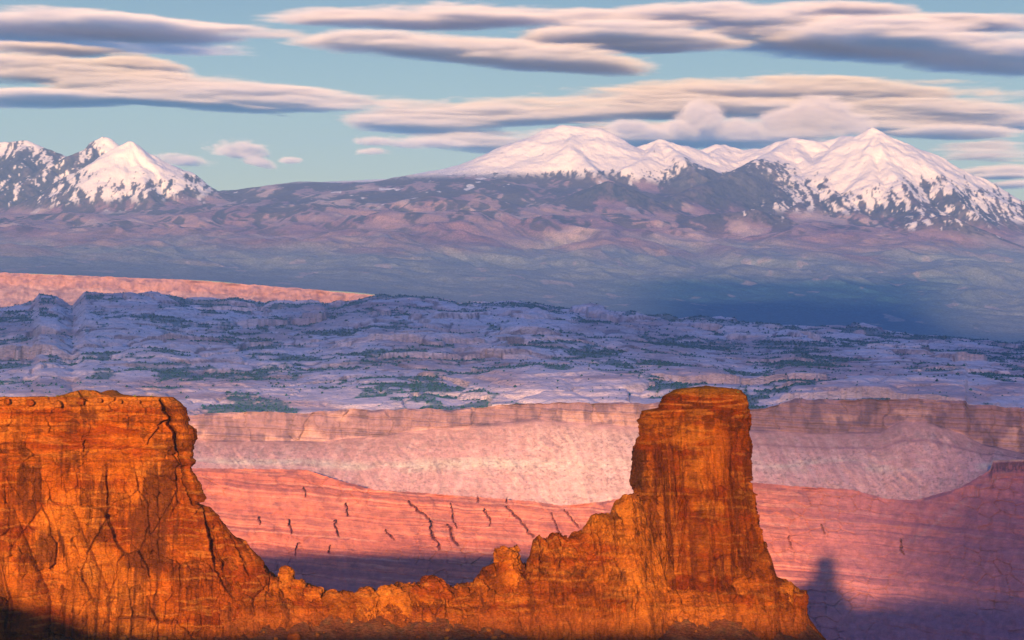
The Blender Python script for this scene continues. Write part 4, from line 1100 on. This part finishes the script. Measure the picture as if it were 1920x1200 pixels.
# ------------------------------------------------------------------ unseen cloud banks behind the viewpoint shade the plateau; added veils dim the wall
def bank(x0, x1, y0, y1, z0, h, seed, edge_f=None):
    nx_, ny_ = 150, 150
    a_ = np.linspace(-1, 1, nx_); b_ = np.linspace(-1, 1, ny_)
    A, B_ = np.meshgrid(a_, b_)
    # square to disc so that the rim closes
    xd = A * np.sqrt(1 - B_ ** 2 / 2); yd = B_ * np.sqrt(1 - A ** 2 / 2)
    r = np.clip(np.hypot(xd, yd), 0, 1)
    xd2, yd2 = A, B_
    rim_ = np.maximum(np.abs(A), np.abs(B_))
    X_ = (x0 + x1) / 2 + xd2 * (x1 - x0) / 2; Y_ = (y0 + y1) / 2 + yd2 * (y1 - y0) / 2
    X_ = X_ + 350 * fbm(X_ / 2500, Y_ / 2500, 3, seed); Y_ = Y_ + 350 * fbm(X_ / 2500, Y_ / 2500, 3, seed + 5)
    prof = np.sqrt(np.clip(1 - rim_ ** 6, 0, 1))
    up = z0 + prof * h * (0.6 + 0.5 * ridged(X_ / 1800, Y_ / 1800, 4, seed + 9)); dn = z0 - prof * h * 0.12
    v = np.concatenate([np.stack([X_, Y_, up], -1).reshape(-1, 3), np.stack([X_, Y_, dn], -1).reshape(-1, 3)])
    f = grid_faces(ny_, nx_)
    return v, np.concatenate([f, f[:, ::-1] + nx_ * ny_])
def droplets(name, density):
    m = bpy.data.materials.new(name); m.use_nodes = True
    t = m.node_tree; t.nodes.clear()
    o = t.nodes.new('ShaderNodeOutputMaterial'); v = t.nodes.new('ShaderNodeVolumePrincipled')
    v.inputs['Color'].default_value = (1, 1, 1, 1); v.inputs['Density'].default_value = density
    t.links.new(v.outputs[0], o.inputs['Volume'])
    return m
m_bank, m_bank2 = droplets('cloud_bank', 0.00052), droplets('dense_cloud_bank', 0.0007)
OFF = 2850 / math.tan(EL)
def caster(gx0, gx1, gy0, gy1, seed, label, m_bank=m_bank):
    dx = -OFF * math.tan(AZ)
    v, f = bank(gx0 + dx, gx1 + dx, gy0 - OFF, gy1 - OFF, 2620, 420, seed)
    return tag(mesh_obj('cloud_bank', v, f, m_bank), label, 'cloud bank', 'structure')
caster(-4800, 4800, 7750, 18400, 3, 'broad flat-based cloud bank high behind the viewpoint')
caster(900, 2700, 18000, 22600, 8, 'smaller cloud bank trailing the broad one behind the viewpoint', m_bank2)

m_thin = bpy.data.materials.new('thin_shade_veil'); m_thin.use_nodes = True
tt_ = m_thin.node_tree; tt_.nodes.clear()
to_ = tt_.nodes.new('ShaderNodeOutputMaterial'); tv_ = tt_.nodes.new('ShaderNodeVolumePrincipled')
tv_.inputs['Color'].default_value = (1, 1, 1, 1); tv_.inputs['Density'].default_value = 0.0004
tt_.links.new(tv_.outputs[0], to_.inputs['Volume'])
m_thick = m_thin.copy(); m_thick.name = 'thick_shade_veil'
m_thick.node_tree.nodes['Principled Volume'].inputs['Density'].default_value = 0.0012
dxt = -OFF * math.tan(AZ)  # unseen veils added to dim the right side of the canyon wall
for xa, ya, yb, lab in ((130, 3600, 8100, 'added thin cloud veil that dims the right of the canyon wall'), (420, 300, 3500, 'added smaller cloud veil that dims the lower right terraces')):
    v, f = bank(xa + dxt, 3400 + dxt, ya - OFF, yb - OFF, 2620, 300, 14)
    tag(mesh_obj('shade_veil', v, f, m_thin if xa < 200 else m_thick), lab, 'added shade veil', 'structure')

# ------------------------------------------------------------------ air
hv = bpy.data.materials.new('haze'); hv.use_nodes = True
ht = hv.node_tree; ht.nodes.clear()
ho = ht.nodes.new('ShaderNodeOutputMaterial'); hp = ht.nodes.new('ShaderNodeVolumePrincipled')
hp.inputs['Color'].default_value = (0.36, 0.62, 0.95, 1)
hp.inputs['Density'].default_value = 1.3e-5
hp.inputs['Anisotropy'].default_value = 0.0
ht.links.new(hp.outputs[0], ho.inputs['Volume'])
x0, x1, y0, y1, z0, z1 = -16000, 16000, -4000, 53000, -1110, 2060
hvv = [(x0, y0, z0), (x1, y0, z0), (x1, y1, z0), (x0, y1, z0), (x0, y0, z1), (x1, y0, z1), (x1, y1, z1), (x0, y1, z1)]
hf = [(0, 3, 2, 1), (4, 5, 6, 7), (0, 1, 5, 4), (1, 2, 6, 5), (2, 3, 7, 6), (3, 0, 4, 7)]
tag(mesh_obj('haze', hvv, hf, hv, smooth=False), 'thin blue evening haze filling the air over the canyon', 'haze', 'stuff')
print('done', round(time.time() - _t0, 1))
